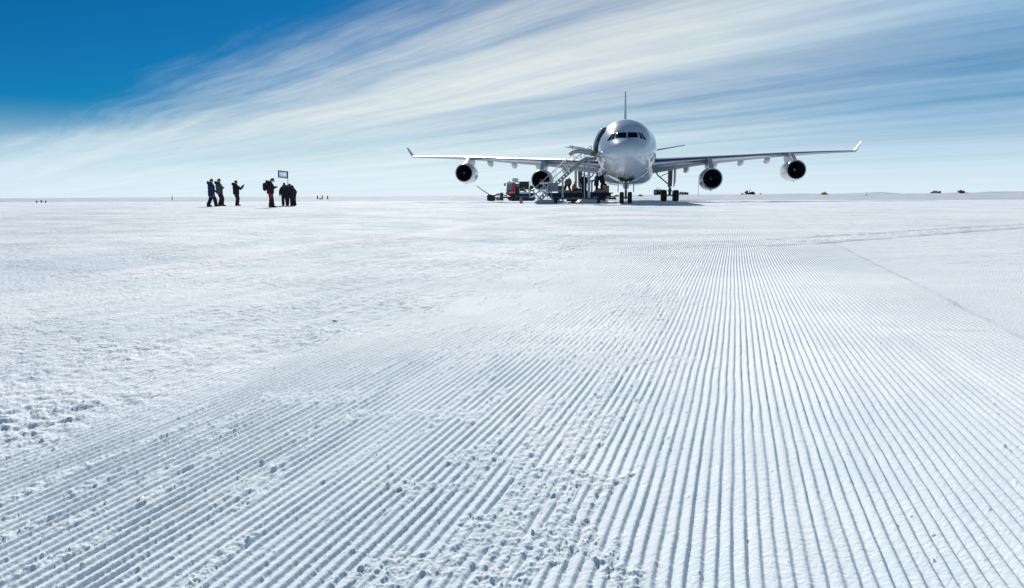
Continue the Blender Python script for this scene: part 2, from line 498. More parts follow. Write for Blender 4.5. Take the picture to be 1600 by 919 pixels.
N_ROWS, N_COLS = 420, 1900
ground = make_ground()
ground.data.materials.append(snow_material())

# ------------------------------------------------------------------ materials
def principled(name, color, rough=0.5, metal=0.0, coat=0.0, spec=0.5, noise=0.0, nscale=6.0, bump=0.0, alpha_col=None):
    mt = bpy.data.materials.new(name); mt.use_nodes = True
    n = NT(mt.node_tree)
    bs = n.node('ShaderNodeBsdfPrincipled')
    bs.inputs['Roughness'].default_value = rough
    bs.inputs['Metallic'].default_value = metal
    bs.inputs['Coat Weight'].default_value = coat
    bs.inputs['Coat Roughness'].default_value = 0.06
    bs.inputs['Specular IOR Level'].default_value = spec
    tco = n.node('ShaderNodeTexCoord').outputs['Object']
    c = tuple(color) + (1,)
    if noise:
        f = n.noise(tco, nscale, 5, 0.6)
        dark = tuple(max(0, v * (1 - noise)) for v in color) + (1,)
        light = tuple(min(1, v * (1 + noise * 0.6)) for v in color) + (1,)
        n.l.new(n.mix(n.ramp(f, 0.3, 0.7), dark, light), bs.inputs['Base Color'])
        n.put(bs.inputs['Roughness'], n.ramp(f, 0.2, 0.8, rough * 0.85, min(1, rough * 1.2)))
    else:
        bs.inputs['Base Color'].default_value = c
    if bump:
        b = n.node('ShaderNodeBump'); b.inputs['Distance'].default_value = bump
        n.l.new(n.noise(tco, nscale * 3, 4, 0.6), b.inputs['Height'])
        n.l.new(b.outputs[0], bs.inputs['Normal'])
    o_ = n.node('ShaderNodeOutputMaterial')
    n.l.new(bs.outputs[0], o_.inputs[0])
    return mt

def paint_material(name, color):
    """Glossy airliner enamel with faint panel joints and slight waviness of the skin."""
    mt = bpy.data.materials.new(name); mt.use_nodes = True
    n = NT(mt.node_tree)
    tco = n.node('ShaderNodeTexCoord').outputs['Object']
    sp = n.node('ShaderNodeSeparateXYZ'); n.l.new(tco, sp.inputs[0])
    def joint(sock, period, width):
        fr = n.math('FRACT', n.math('DIVIDE', sock, period))
        return n.math('LESS_THAN', fr, width / period)
    j = n.math('MAXIMUM', joint(sp.outputs[1], 2.65, 0.020), joint(sp.outputs[2], 1.62, 0.016))
    dirt = n.noise(tco, 0.9, 5, 0.6)
    c = n.mix(n.ramp(dirt, 0.4, 0.75), tuple(color) + (1,), tuple(v * 0.93 for v in color) + (1,))
    c = n.mix(n.math('MULTIPLY', j, 0.35), c, tuple(v * 0.45 for v in color) + (1,))
    bs = n.node('ShaderNodeBsdfPrincipled')
    n.l.new(c, bs.inputs['Base Color'])
    bs.inputs['Roughness'].default_value = 0.22
    bs.inputs['Coat Weight'].default_value = 0.9
    bs.inputs['Coat Roughness'].default_value = 0.05
    b = n.node('ShaderNodeBump'); b.inputs['Distance'].default_value = 0.02; b.inputs['Strength'].default_value = 0.16
    n.l.new(n.noise(tco, 0.8, 2, 0.5), b.inputs['Height'])
    n.l.new(b.outputs[0], bs.inputs['Normal']); n.l.new(b.outputs[0], bs.inputs['Coat Normal'])
    o_ = n.node('ShaderNodeOutputMaterial'); n.l.new(bs.outputs[0], o_.inputs[0])
    return mt

M = {}
M['white'] = paint_material('aircraft_white', (0.68, 0.71, 0.745))
M['wing_grey'] = principled('wing_grey', (0.33, 0.36, 0.40), 0.5, 0.0, 0.08, spec=.35, noise=0.10, nscale=1.2)
M['wing_white'] = principled('wing_white', (0.47, 0.50, 0.54), 0.35, 0, 0.3, noise=0.05, nscale=1.0)
M['bare_metal'] = principled('bare_metal', (0.55, 0.57, 0.61), 0.32, 1.0, noise=0.08, nscale=4)
M['dark_inlet'] = principled('dark_inlet', (0.018, 0.018, 0.022), 0.45)
M['fan_blade'] = principled('fan_blade', (0.045, 0.047, 0.055), 0.35, 0.8)
M['spinner_white'] = principled('spinner_mark', (0.75, 0.75, 0.75), 0.5)
M['cockpit_glass'] = principled('cockpit_glass', (0.004, 0.005, 0.006), 0.10, 0.0, 0.0, spec=.12)
M['side_glass'] = principled('side_glass', (0.012, 0.05, 0.08), 0.08, 0.0, 0.0, spec=.35)
M['rubber'] = principled('tyre_rubber', (0.016, 0.016, 0.018), 0.75, noise=0.3, nscale=8)
M['gear_grey'] = principled('gear_grey', (0.20, 0.205, 0.22), 0.4, 0.3, noise=0.2, nscale=5)
M['gear_dark'] = principled('gear_dark', (0.06, 0.062, 0.068), 0.5, 0.3, noise=0.3, nscale=7)
M['hub'] = principled('wheel_hub', (0.45, 0.46, 0.47), 0.4, 0.5)
M['lining'] = principled('door_lining', (0.075, 0.065, 0.055), 0.8, noise=0.3, nscale=4)
M['doorway_shade'] = principled('doorway_dark', (0.02, 0.02, 0.022), 0.9)
M['galv'] = principled('galvanised_steel', (0.36, 0.38, 0.41), 0.42, 0.35, noise=0.15, nscale=3)
M['alu_grey'] = principled('stair_aluminium', (0.23, 0.25, 0.28), 0.45, 0.3, noise=0.15, nscale=2.5)
M['float_grey'] = principled('pontoon_grey', (0.25, 0.285, 0.34), 0.5, 0.1, noise=0.15, nscale=2)
M['navy'] = principled('navy_paint', (0.010, 0.022, 0.070), 0.7, 0, 0.0, spec=0.15, noise=0.25, nscale=3)
M['blue'] = principled('blue_paint', (0.03, 0.10, 0.36), 0.45, 0, 0.2, noise=0.2, nscale=3)
M['red'] = principled('red_paint', (0.56, 0.014, 0.026), 0.3, 0, 0.5, noise=0.12, nscale=3)
M['black'] = principled('black_steel', (0.018, 0.019, 0.021), 0.5, 0.1, noise=0.3, nscale=5)
M['dark_grey'] = principled('dark_grey_steel', (0.07, 0.075, 0.08), 0.5, 0.2, noise=0.3, nscale=5)
M['cab_glass'] = principled('cab_glass', (0.16, 0.26, 0.29), 0.08, 0.0, 0.5)
M['white_plain'] = principled('white_plain', (0.78, 0.78, 0.77), 0.45, noise=0.06, nscale=3)
M['card'] = principled('cardboard', (0.33, 0.24, 0.14), 0.85, noise=0.15, nscale=6)
M['wood'] = principled('pallet_wood', (0.36, 0.27, 0.16), 0.8, noise=0.3, nscale=9)
M['tan'] = principled('tan_canvas', (0.29, 0.24, 0.18), 0.85, noise=0.2, nscale=7)
M['yellow'] = principled('yellow_tarp', (0.55, 0.33, 0.02), 0.7, noise=0.3, nscale=4)
M['yellow_dark'] = principled('ochre_tarp', (0.30, 0.20, 0.04), 0.8, noise=0.3, nscale=4)
M['orange'] = principled('orange_paint', (0.62, 0.17, 0.02), 0.5, noise=0.15, nscale=6)
M['rail'] = principled('rail_steel', (0.20, 0.215, 0.24), 0.4, 0.5)
M['pole_dark'] = principled('pole_dark', (0.07, 0.07, 0.08), 0.6)
M['dull_red'] = principled('dull_red', (0.30, 0.025, 0.035), 0.6, noise=0.2, nscale=8)


# ------------------------------------------------------------------ mesh builder
class MB:
    def __init__(s):
        s.v, s.f, s.mi, s.sm, s.k, s.smooth = [], [], [], [], 0, True
    def mat(s, k, smooth=None):
        s.k = k
        if smooth is not None:
            s.smooth = smooth
        return s
    def add(s, verts, faces, smooth=None):
        b = len(s.v)
        s.v.extend(tuple(p) for p in verts)
        for f in faces:
            s.f.append(tuple(i + b for i in f)); s.mi.append(s.k)
            s.sm.append(s.smooth if smooth is None else smooth)
        return s
    def box(s, c, size, rot=None, bevel=0.0):
        hx, hy, hz = (a / 2 for a in size)
        bv = min(bevel, hx * .9, hy * .9, hz * .9)
        c = Vector(c)
        if bv <= 0:
            vs = [Vector((x, y, z)) for z in (-hz, hz) for y in (-hy, hy) for x in (-hx, hx)]
            fs = [(0, 2, 3, 1), (4, 5, 7, 6), (0, 1, 5, 4), (2, 6, 7, 3), (0, 4, 6, 2), (1, 3, 7, 5)]
        else:
            # chamfered along the vertical and top/bottom edges
            def ring(dx, dy, z, cut):
                return [Vector(p + (z,)) for p in ((-dx + cut, -dy), (dx - cut, -dy), (dx, -dy + cut), (dx, dy - cut),
                                                   (dx - cut, dy), (-dx + cut, dy), (-dx, dy - cut), (-dx, -dy + cut))]
            rs = [ring(hx - bv, hy - bv, -hz, bv * .6), ring(hx, hy, -hz + bv, bv), ring(hx, hy, hz - bv, bv), ring(hx - bv, hy - bv, hz, bv * .6)]
            vs = [p for r_ in rs for p in r_]
            fs = [tuple(range(7, -1, -1)), tuple(range(24, 32))]
            for i in range(3):
                for j in range(8):
                    k = (j + 1) % 8
                    fs.append((i * 8 + j, i * 8 + k, i * 8 + 8 + k, i * 8 + 8 + j))
        if rot is not None:
            vs = [rot @ p for p in vs]
        return s.add([c + p for p in vs], fs, False)
    def beam(s, a, b, w_, h_, up=(0, 0, 1), bevel=0.0):
        a, b = Vector(a), Vector(b)
        d = b - a
        L = d.length
        y = d.normalized(); u_ = Vector(up)
        x = y.cross(u_)
        if x.length < 1e-4:
            x = y.cross(Vector((1, 0, 0)))
        x.normalize(); z = x.cross(y)
        rot = Matrix((x, y, z)).transposed()
        return s.box((a + b) / 2, (w_, L, h_), rot, bevel)
    def tube(s, pts, radii, n=8, caps=True, flat_=1.0):
        pts = [Vector(p) for p in pts]
        if not hasattr(radii, '__len__'):
            radii = [radii] * len(pts)
        rings = []
        ref = None
        for i, p in enumerate(pts):
            t = (pts[min(i + 1, len(pts) - 1)] - pts[max(i - 1, 0)]).normalized()
            if ref is None:
                ref = Vector((0, 0, 1)) if abs(t.z) < .9 else Vector((1, 0, 0))
            x = (ref - t * ref.dot(t)).normalized(); ref = x
            y = t.cross(x)
            rings.append([p + (x * math.cos(q) + y * math.sin(q) * flat_) * radii[i] for q in (2 * math.pi * j / n for j in range(n))])
        return s.loft(rings, caps)
    def loft(s, rings, caps=True, closed=True):
        n = len(rings[0])
        vs = [p for r_ in rings for p in r_]
        fs = []
        for i in range(len(rings) - 1):
            for j in range(n if closed else n - 1):
                k = (j + 1) % n
                fs.append((i * n + j, i * n + k, (i + 1) * n + k, (i + 1) * n + j))
        s.add(vs, fs)
        if caps and closed:
            s.add(rings[0], [tuple(range(n - 1, -1, -1))], False)
            s.add(rings[-1], [tuple(range(n))], False)
        return s
    def lathe(s, prof, origin, axis, n=24, caps=False):
        """prof: (distance along axis, radius)"""
        o, ax = Vector(origin), Vector(axis).normalized()
        x = ax.cross(Vector((0, 0, 1)))
        if x.length < 1e-3:
            x = Vector((1, 0, 0))
        x.normalize(); y = ax.cross(x)
        rings = [[o + ax * d + (x * math.cos(q) + y * math.sin(q)) * r_ for q in (2 * math.pi * j / n for j in range(n))] for d, r_ in prof]
        return s.loft(rings, caps)
    def prism(s, poly, t):
        """poly: list of points in a plane; t: extrusion vector (both ways by half)"""
        t = Vector(t) / 2
        n = len(poly)
        vs = [Vector(p) - t for p in poly] + [Vector(p) + t for p in poly]
        fs = [tuple(range(n - 1, -1, -1)), tuple(range(n, 2 * n))] + [(j, (j + 1) % n, n + (j + 1) % n, n + j) for j in range(n)]
        return s.add(vs, fs, False)
    def ball(s, c, r_, n=10, sq=(1, 1, 1)):
        c = Vector(c)
        rings = []
        for i in range(n + 1):
            th = math.pi * i / n
            rr = max(math.sin(th), 0.02)
            rings.append([c + Vector((r_ * sq[0] * rr * math.cos(q), r_ * sq[1] * rr * math.sin(q), -r_ * sq[2] * math.cos(th)))
                          for q in (2 * math.pi * j / (n + 2) for j in range(n + 2))])
        return s.loft(rings)
    def build(s, name, mats, parent=None, loc=None):
        me = bpy.data.meshes.new(name)
        vs = s.v if loc is None else [tuple(Vector(p) - Vector(loc)) for p in s.v]
        me.from_pydata(vs, [], s.f)
        if not isinstance(mats, (list, tuple)):
            mats = [mats]
        for q in mats:
            me.materials.append(M[q] if isinstance(q, str) else q)
        me.polygons.foreach_set('material_index', s.mi)
        me.polygons.foreach_set('use_smooth', s.sm)
        import bmesh
        bm_ = bmesh.new(); bm_.from_mesh(me)
        bmesh.ops.recalc_face_normals(bm_, faces=bm_.faces[:])
        bm_.to_mesh(me); bm_.free()
        me.update()
        o = bpy.data.objects.new(name, me)
        col.objects.link(o)
        if parent is not None:
            o.parent = parent
        if loc is not None:
            o.location = loc
        return o

def tag(o, label, cat, group=None, kind=None):
    o['label'] = label; o['category'] = cat
    if group: o['group'] = group
    if kind: o['kind'] = kind
    return o

def empty(name, loc, rz=0.0):
    o = bpy.data.objects.new(name, None)
    col.objects.link(o)
    o.location = loc; o.rotation_euler = (0, 0, rz)
    o.empty_display_size = 0.3
    return o

def copy_tree(o, parent=None):
    c = o.copy(); col.objects.link(c)
    if parent is not None:
        c.parent = parent
    for ch in list(o.children):
        copy_tree(ch, c)
    return c

def pchip(xs, ys):
    xs, ys = np.asarray(xs, float), np.asarray(ys, float)
    h = np.diff(xs); d = np.diff(ys) / h
    mm = np.zeros_like(xs)
    for i in range(1, len(xs) - 1):
        if d[i - 1] * d[i] > 0:
            w1, w2 = 2 * h[i] + h[i - 1], h[i] + 2 * h[i - 1]
            mm[i] = (w1 + w2) / (w1 / d[i - 1] + w2 / d[i])
    mm[0], mm[-1] = d[0], d[-1]
    def f(x):
        x = np.clip(x, xs[0], xs[-1])
        i = np.clip(np.searchsorted(xs, x) - 1, 0, len(h) - 1)
        t = (x - xs[i]) / h[i]
        return ((1 + 2 * t) * (1 - t) ** 2 * ys[i] + t * (1 - t) ** 2 * h[i] * mm[i]
                + t * t * (3 - 2 * t) * ys[i + 1] + t * t * (t - 1) * h[i] * mm[i + 1])
    return f

# ------------------------------------------------------------------ the airliner (local x right, y aft of the nose, z up)
PL_HEAD = 0.14305
plane = empty('airliner', (9.73, 64.56, 0), -PL_HEAD)
tag(plane, 'big white four engined jet airliner parked nose on, its front door open', 'aeroplane')
plane_M = Matrix.Translation((9.73, 64.56, 0)) @ Matrix.Rotation(-PL_HEAD, 4, 'Z')

S_ = [0, .08, .3, .7, 1.2, 1.8, 2.3, 2.8, 3.4, 4.2, 5.2, 6.5, 8, 9.5, 14, 40, 44, 48, 52, 56, 60, 63.4]
TOP = [4.25, 4.58, 4.90, 5.22, 5.48, 5.75, 6.02, 6.33, 6.70, 7.10, 7.44, 7.71, 7.85, 7.90, 7.90, 7.90, 7.89, 7.84, 7.74, 7.58, 7.36, 7.05]
BOT = [4.25, 3.92, 3.66, 3.36, 3.10, 2.87, 2.71, 2.58, 2.46, 2.33, 2.21, 2.12, 2.07, 2.06, 2.06, 2.06, 2.35, 2.98, 3.75, 4.60, 5.50, 6.25]
WID = [0, .36, .70, 1.06, 1.38, 1.68, 1.88, 2.05, 2.23, 2.43, 2.61, 2.76, 2.84, 2.87, 2.87, 2.87, 2.82, 2.62, 2.24, 1.72, 1.05, .35]
ZC = [4.25, 4.25, 4.26, 4.28, 4.31, 4.36, 4.42, 4.48, 4.56, 4.66, 4.77, 4.89, 4.97, 4.98, 4.98, 4.98, 5.1, 5.4, 5.75, 6.1, 6.4, 6.65]
f_top, f_bot, f_wid, f_zc = pchip(S_, TOP), pchip(S_, BOT), pchip(S_, WID), pchip(S_, ZC)

def section(s, n=64, grow=0.0):
    t, b, w_, c = f_top(s), f_bot(s), f_wid(s), f_zc(s)
    pts = []
    for j in range(n):
        q = 2 * math.pi * j / n
        sn = math.sin(q)
        pts.append(Vector(((w_ + grow) * math.cos(q), s, c + ((t - c + grow) if sn > 0 else (c - b + grow)) * sn)))
    return pts

def skin_y(u, z):
    """How far aft of the nose the skin stands at that place of the front view."""
    lo, hi = 0.0, 14.0
    for _ in range(40):
        mid = (lo + hi) / 2
        t, b, w_, c = f_top(mid), f_bot(mid), f_wid(mid), f_zc(mid)
        hh = (t - c) if z > c else (c - b)
        if w_ > 1e-6 and hh > 1e-6 and (u / w_) ** 2 + ((z - c) / hh) ** 2 < 1:
            hi = mid
        else:
            lo = mid
    return hi

stations = list(np.concatenate([[0.004, .02, .05, .1, .18], np.linspace(.3, 10, 46), np.linspace(11, 40, 16), np.linspace(41, 63.4, 22)]))
mb = MB()
mb.loft([section(s) for s in stations])
fuselage = mb.build('fuselage', 'white', plane)

def patch(pts4, mat, name, parent, off=0.012, n=6):
    """A pane lying on the skin, pts4 in the front view, with its own thickness."""
    a, b, c, d = (Vector(p) for p in pts4)
    top_, bot_ = [], []
    for i in range(n + 1):
        for j in range(n + 1):
            s, t = i / n, j / n
            p = (a * (1 - s) + b * s) * (1 - t) + (d * (1 - s) + c * s) * t
            y = skin_y(p.x, p.y)
            e = 0.02
            nx = -(skin_y(p.x + e, p.y) - skin_y(p.x - e, p.y)) / (2 * e)
            nz = -(skin_y(p.x, p.y + e) - skin_y(p.x, p.y - e)) / (2 * e)
            nrm = Vector((-nx, -1, -nz)).normalized()
            nrm = Vector((nx * -1, -1.0, nz * -1)).normalized()
            base = Vector((p.x, y, p.y))
            top_.append(base + nrm * off); bot_.append(base - nrm * 0.03)
    vs = top_ + bot_
    k = (n + 1) ** 2
    fs = []
    for i in range(n):
        for j in range(n):
            q = i * (n + 1) + j
            fs.append((q, q + 1, q + n + 2, q + n + 1))
    rim = [i * (n + 1) for i in range(n + 1)] + [n * (n + 1) + j for j in range(1, n + 1)] + [i * (n + 1) + n for i in range(n - 1, -1, -1)] + [j for j in range(n - 1, 0, -1)]
    for q in range(len(rim)):
        r2 = (q + 1) % len(rim)
        fs.append((rim[q], rim[r2], rim[r2] + k, rim[q] + k))
    return MB().add(vs, fs).build(name, mat, parent)

for s in (-1, 1):
    for quad, mt in ((((.06, 6.22), (.90, 6.22), (.98, 5.74), (.06, 5.69)), 'cockpit_glass'),
                     (((1.00, 6.23), (1.13, 6.22), (1.40, 5.60), (1.13, 5.66)), 'side_glass'),
                     (((1.18, 6.21), (1.31, 6.19), (1.72, 5.52), (1.47, 5.55)), 'side_glass' if s > 0 else 'cockpit_glass')):
        patch([(s * a, b) for a, b in quad], mt, 'windscreen_pane', fuselage)
# small dark probes and drain masts on the lower nose
for (u, z) in ((-.72, 4.15), (.62, 4.22), (-1.35, 3.9), (1.15, 3.95), (.85, 3.55), (-.35, 3.3), (.25, 3.0), (.60, 3.18), (-.75, 3.12), (-2.3, 3.6), (2.2, 4.2)):
    y = skin_y(u, z)
    MB().box((u, y - 0.015, z), (.05, .08, .06), bevel=.02).build('probe', 'gear_dark', fuselage)
# belly fairing at the wing root
mb = MB()
rings = []
for s in np.linspace(17.5, 35.5, 24):
    q = (s - 17.5) / 18.0
    k = math.sin(math.pi * min(max(q, 0.0), 1.0)) ** 0.45 if 0 < q < 1 else 0.02
    hw, dep = 2.55 + .62 * k, .20 + .33 * k
    ring = []
    for j in range(33):
        th = math.pi + math.pi * j / 32
        cx_, sx_ = math.cos(th), math.sin(th)
        ring.append(Vector((hw * math.copysign(abs(cx_) ** .62, cx_), s, 3.7 + (1.64 + .26 * k - .1) * -abs(sx_) ** .62 if k > .03 else 3.7 + 1.2 * sx_)))
    rings.append(ring)
mb.loft(rings, False, False)
mb.build('belly_fairing', 'white', plane)

# open front door on its hinge arm, and a dark panel painted as the unlit opening
def arc_panel(s0, s1, z0, z1, off0, off1, side=-1, n=14):
    outer, inner = [], []
    mb_ = MB()
    for off in (off0, off1):
        g = []
        for i in range(n + 1):
            z = z0 + (z1 - z0) * i / n
            for s in (s0, s1):
                c, t, w_ = f_zc(s), f_top(s), f_wid(s)
                u = (w_ + off) * math.sqrt(max(0.0, 1 - ((z - c) / (t - c + off)) ** 2))
                g.append(Vector((side * u, s, z)))
        outer.append(g)
    k = len(outer[0])
    fs = []
    for i in range(n):
        a = 2 * i
        fs += [(a, a + 1, a + 3, a + 2), (k + a, k + a + 2, k + a + 3, k + a + 1), (a, a + 2, k + a + 2, k + a), (a + 1, k + a + 1, k + a + 3, a + 3)]
    fs += [(0, k, k + 1, 1), (2 * n, 2 * n + 1, k + 2 * n + 1, k + 2 * n)]
    return mb_, outer[0] + outer[1], fs
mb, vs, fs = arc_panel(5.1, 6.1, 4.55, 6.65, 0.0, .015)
mb.add(vs, fs, True); mb.build('doorway_shade', 'doorway_shade', plane)
def_rings = arc_panel(6.2, 7.1, 4.76, 6.95, .17, .33)
mb = def_rings[0]; mb.add(def_rings[1], def_rings[2], True)
door = mb.build('cabin_door', 'white', plane)
mb, vs, fs = arc_panel(6.14, 7.05, 4.80, 6.98, -.06, .165)
mb.add(vs, fs, True); mb.build('door_lining', 'lining', door)
MB().box((-2.62, 6.05, 5.45), (.26, .10, .52), bevel=.03).build('slide_pack', 'alu_grey', door)
MB().beam((-2.62, 6.3, 5.6), (-2.60, 5.9, 5.6), .10, .16).build('hinge_arm', 'gear_grey', door)

# ---- wings
def foil(chord, thick, n=14):
    up, lo = [], []
    for i in range(n + 1):
        x = 0.5 * (1 - math.cos(math.pi * i / n))
        yt = 5 * thick * (.2969 * math.sqrt(x) - .126 * x - .3516 * x * x + .2843 * x ** 3 - .1015 * x ** 4)
        camb = 0.018 * (1 - (2 * x - 1) ** 2)
        up.append((x * chord, (yt + camb) * chord)); lo.append((x * chord, (-yt + camb) * chord))
    return up + lo[-2:0:-1]

W_U = [1.5, 2.8, 5.0, 9.4, 14.0, 19.4, 24.0, 28.65]
W_LE = [19.1, 19.9, 21.3, 24.0, 26.9, 30.25, 33.1, 36.0]
W_CH = [12.0, 11.0, 9.6, 7.35, 5.9, 4.55, 3.45, 2.45]
W_Z = [4.05, 4.18, 4.40, 4.80, 5.16, 5.58, 5.86, 6.10]
W_TW = [4.5, 4.5, 4.2, 3.2, 2.4, 1.4, .6, 0.0]
W_TH = [.15, .145, .135, .12, .112, .108, .105, .10]
f_le, f_ch, f_wz, f_tw, f_th = (pchip(W_U, q) for q in (W_LE, W_CH, W_Z, W_TW, W_TH))

def wing_point(u, x, z):
    tw = R(float(f_tw(u)))
    return (float(f_le(u)) + x * math.cos(tw) + z * math.sin(tw), float(f_wz(u)) + z * math.cos(tw) - x * math.sin(tw))

for s in (-1, 1):
    mb = MB()
    rings = []
    for u in np.linspace(1.5, 28.65, 34):
        rings.append([Vector((s * u,) + wing_point(u, x, z)) for x, z in foil(float(f_ch(u)), float(f_th(u)))])
    mb.loft(rings)
    for i, f in enumerate(mb.f):
        xs = sum(mb.v[k][1] for k in f) / len(f)
        us = abs(sum(mb.v[k][0] for k in f) / len(f))
        if xs - float(f_le(us)) < 0.06 * float(f_ch(us)):
            mb.mi[i] = 1
    wing = mb.build('wing', ['wing_grey', 'bare_metal'], plane)
    # winglet
    mb = MB(); rings = []
    for q in np.linspace(0, 1, 8):
        k = q ** 1.15
        ch = 2.3 - 1.45 * q
        uu, zz, ss = 28.65 + 1.22 * q, 6.10 + 1.35 * q ** 1.1, 36.05 + 1.75 * q
        tl = R(14 + 42 * min(q * 3, 1))
        rings.append([Vector((s * (uu - z * math.sin(tl)), ss + x, zz + z * math.cos(tl))) for x, z in foil(ch, .085)])
    mb.loft(rings)
    mb.build('winglet', 'wing_grey', wing)
    # flap track fairings under the trailing edge
    for (u, z, L) in ((7.45, 3.93, 3.4), (10.87, 4.47, 3.1), (14.15, 4.76, 2.8), (17.5, 5.05, 2.5), (20.6, 5.28, 2.1)):
        te = float(f_le(u)) + float(f_ch(u))
        mb = MB()
        prof = [(-L * .62, .05), (-L * .5, .20), (-L * .25, .36), (0, .43), (L * .28, .41), (L * .5, .27), (L * .6, .06)]
        mb.tube([(s * u, te + d - .2, z - .02 - .20 * (d / L)) for d, _ in prof], [r_ for _, r_ in prof], 12, flat_=.82)
        mb.build('flap_fairing', 'wing_white', wing)
    # slat and flap joint line: thin dark gap strip where the inner wing starts
    # ---- engines
    for (eu, ey, ez, yaw) in ((9.45, 20.8, 2.53, .02), (19.62, 27.0, 3.60, .02)):
        e = MB()
        ax = (-s * yaw, 1, -.02)
        o_ = (s * eu, ey, ez)
        e.lathe([(.10, 1.12), (.25, 1.165), (.6, 1.215), (1.2, 1.245), (2.0, 1.25), (2.9, 1.20), (3.7, 1.08), (4.3, .92), (4.9, .70), (5.2, .60)], o_, ax, 40)
        e.mat(1).lathe([(5.2, .60), (5.0, .52), (4.6, .5)], o_, ax, 40)
        eng = e.build('engine', ['white', 'gear_dark'], plane)
        l_ = MB()
        l_.lathe([(.10, 1.122), (.03, 1.09), (0, 1.06), (.02, 1.02), (.08, .985), (.16, .965)], o_, ax, 40)
        l_.build('intake_lip', 'bare_metal', eng)
        i_ = MB()
        i_.lathe([(.155, .966), (.5, .93), (.95, .92), (1.1, .92)], o_, ax, 40)
        i_.build('intake_duct', 'dark_inlet', eng)
        fan = MB()
        axv = Vector(ax).normalized(); xx = axv.cross(Vector((0, 0, 1))).normalized(); yy = axv.cross(xx)
        c = Vector(o_) + axv * .95
        fan.lathe([(1.12, .0), (1.12, .93)], o_, ax, 24)
        for b in range(30):
            q0 = 2 * math.pi * b / 30
            pts = []
            for rr, tw in ((.26, .10), (.55, .16), (.90, .22)):
                for dq, da in ((-tw * .5 * .26 / rr - .03, -.06), (tw * .5 * .26 / rr + .06, .07)):
                    q = q0 + dq
                    pts.append(c + (xx * math.cos(q) + yy * math.sin(q)) * rr + axv * da)
            fan.add(pts, [(0, 1, 3, 2), (2, 3, 5, 4)])
        fan.build('fan', 'fan_blade', eng)
        spn = MB()
        spn.lathe([(.42, .004), (.50, .07), (.62, .14), (.78, .21), (.97, .27)], o_, ax, 20)
        spn.mat(1)
        sw = [Vector(o_) + axv * (.44 + .30 * t) + (xx * math.cos(3.6 * t + .6) + yy * math.sin(3.6 * t + .6)) * (.03 + .17 * t - .01) for t in np.linspace(0, 1, 9)]
        spn.tube([p - axv * .02 for p in sw], [.014 + .022 * t for t in np.linspace(0, 1, 9)], 6)
        spn.build('spinner', ['fan_blade', 'spinner_white'], eng)
        # pylon
        le = float(f_le(eu))
        zb = ez + 1.15
        py = MB()
        zt = float(f_wz(eu)) + .02
        poly = [(0, ey + .9, zb), (0, le - .4, zt + .12), (0, le + 2.6, zt - .15), (0, le + 3.2, zt - .42), (0, ey + 5.0, ez + .55), (0, ey + 2.6, zb - .05)]
        poly = [(s * eu, b, c_) for _, b, c_ in poly]
        py.prism(poly, (.42, 0, 0))
        py.build('pylon', 'wing_white', eng)
        MB().tube([(s * eu, ey + 1.3, ez - 1.24), (s * eu, ey + 1.4, ez - 1.38)], [.07, .03], 6).build('drain_mast', 'gear_dark', eng)
        for t_ in (-1, 1):
            pass

# ---- tail
mb = MB(); rings = []
for q in np.linspace(0, 1, 10):
    ch = 8.6 - 5.4 * q
    y0 = 51.3 + 7.2 * q
    z = 7.3 + 9.75 * q
    rings.append([Vector((zz, y0 + x, z)) for x, zz in foil(ch, .088)])
for r_ in rings:
    for p in r_:
        p.x -= 0.0
mb.loft(rings); mb.build('tail_fin', 'white', plane)
for s in (-1, 1):
    mb = MB(); rings = []
    for q in np.linspace(0, 1, 8):
        ch = 5.0 - 3.1 * q
        u = .6 + 9.1 * q
        rings.append([Vector((s * u, 55.6 + 6.0 * q + x, 7.02 + 1.72 * q + z)) for x, z in foil(ch, .085)])
    mb.loft(rings); mb.build('tailplane', 'wing_grey', plane)

# ---- landing gear
def wheel(parent, c, rad, wid, name='wheel'):
    b = MB()
    h = wid / 2
    b.lathe([(-h * .75, rad * .55), (-h * .95, rad * .75), (-h, rad * .88), (-h * .72, rad * .975), (-h * .3, rad), (h * .3, rad), (h * .72, rad * .975), (h, rad * .88), (h * .95, rad * .75), (h * .75, rad * .55)], (0, 0, 0), (1, 0, 0), 28)
    b.mat(1).lathe([(-h * .62, .01), (-h * .62, rad * .3), (-h * .75, rad * .56)], (0, 0, 0), (1, 0, 0), 20)
    b.lathe([(h * .62, .01), (h * .62, rad * .3), (h * .75, rad * .56)], (0, 0, 0), (1, 0, 0), 20)
    o = b.build(name, ['rubber', 'hub'], parent)
    o.location = c
    return o

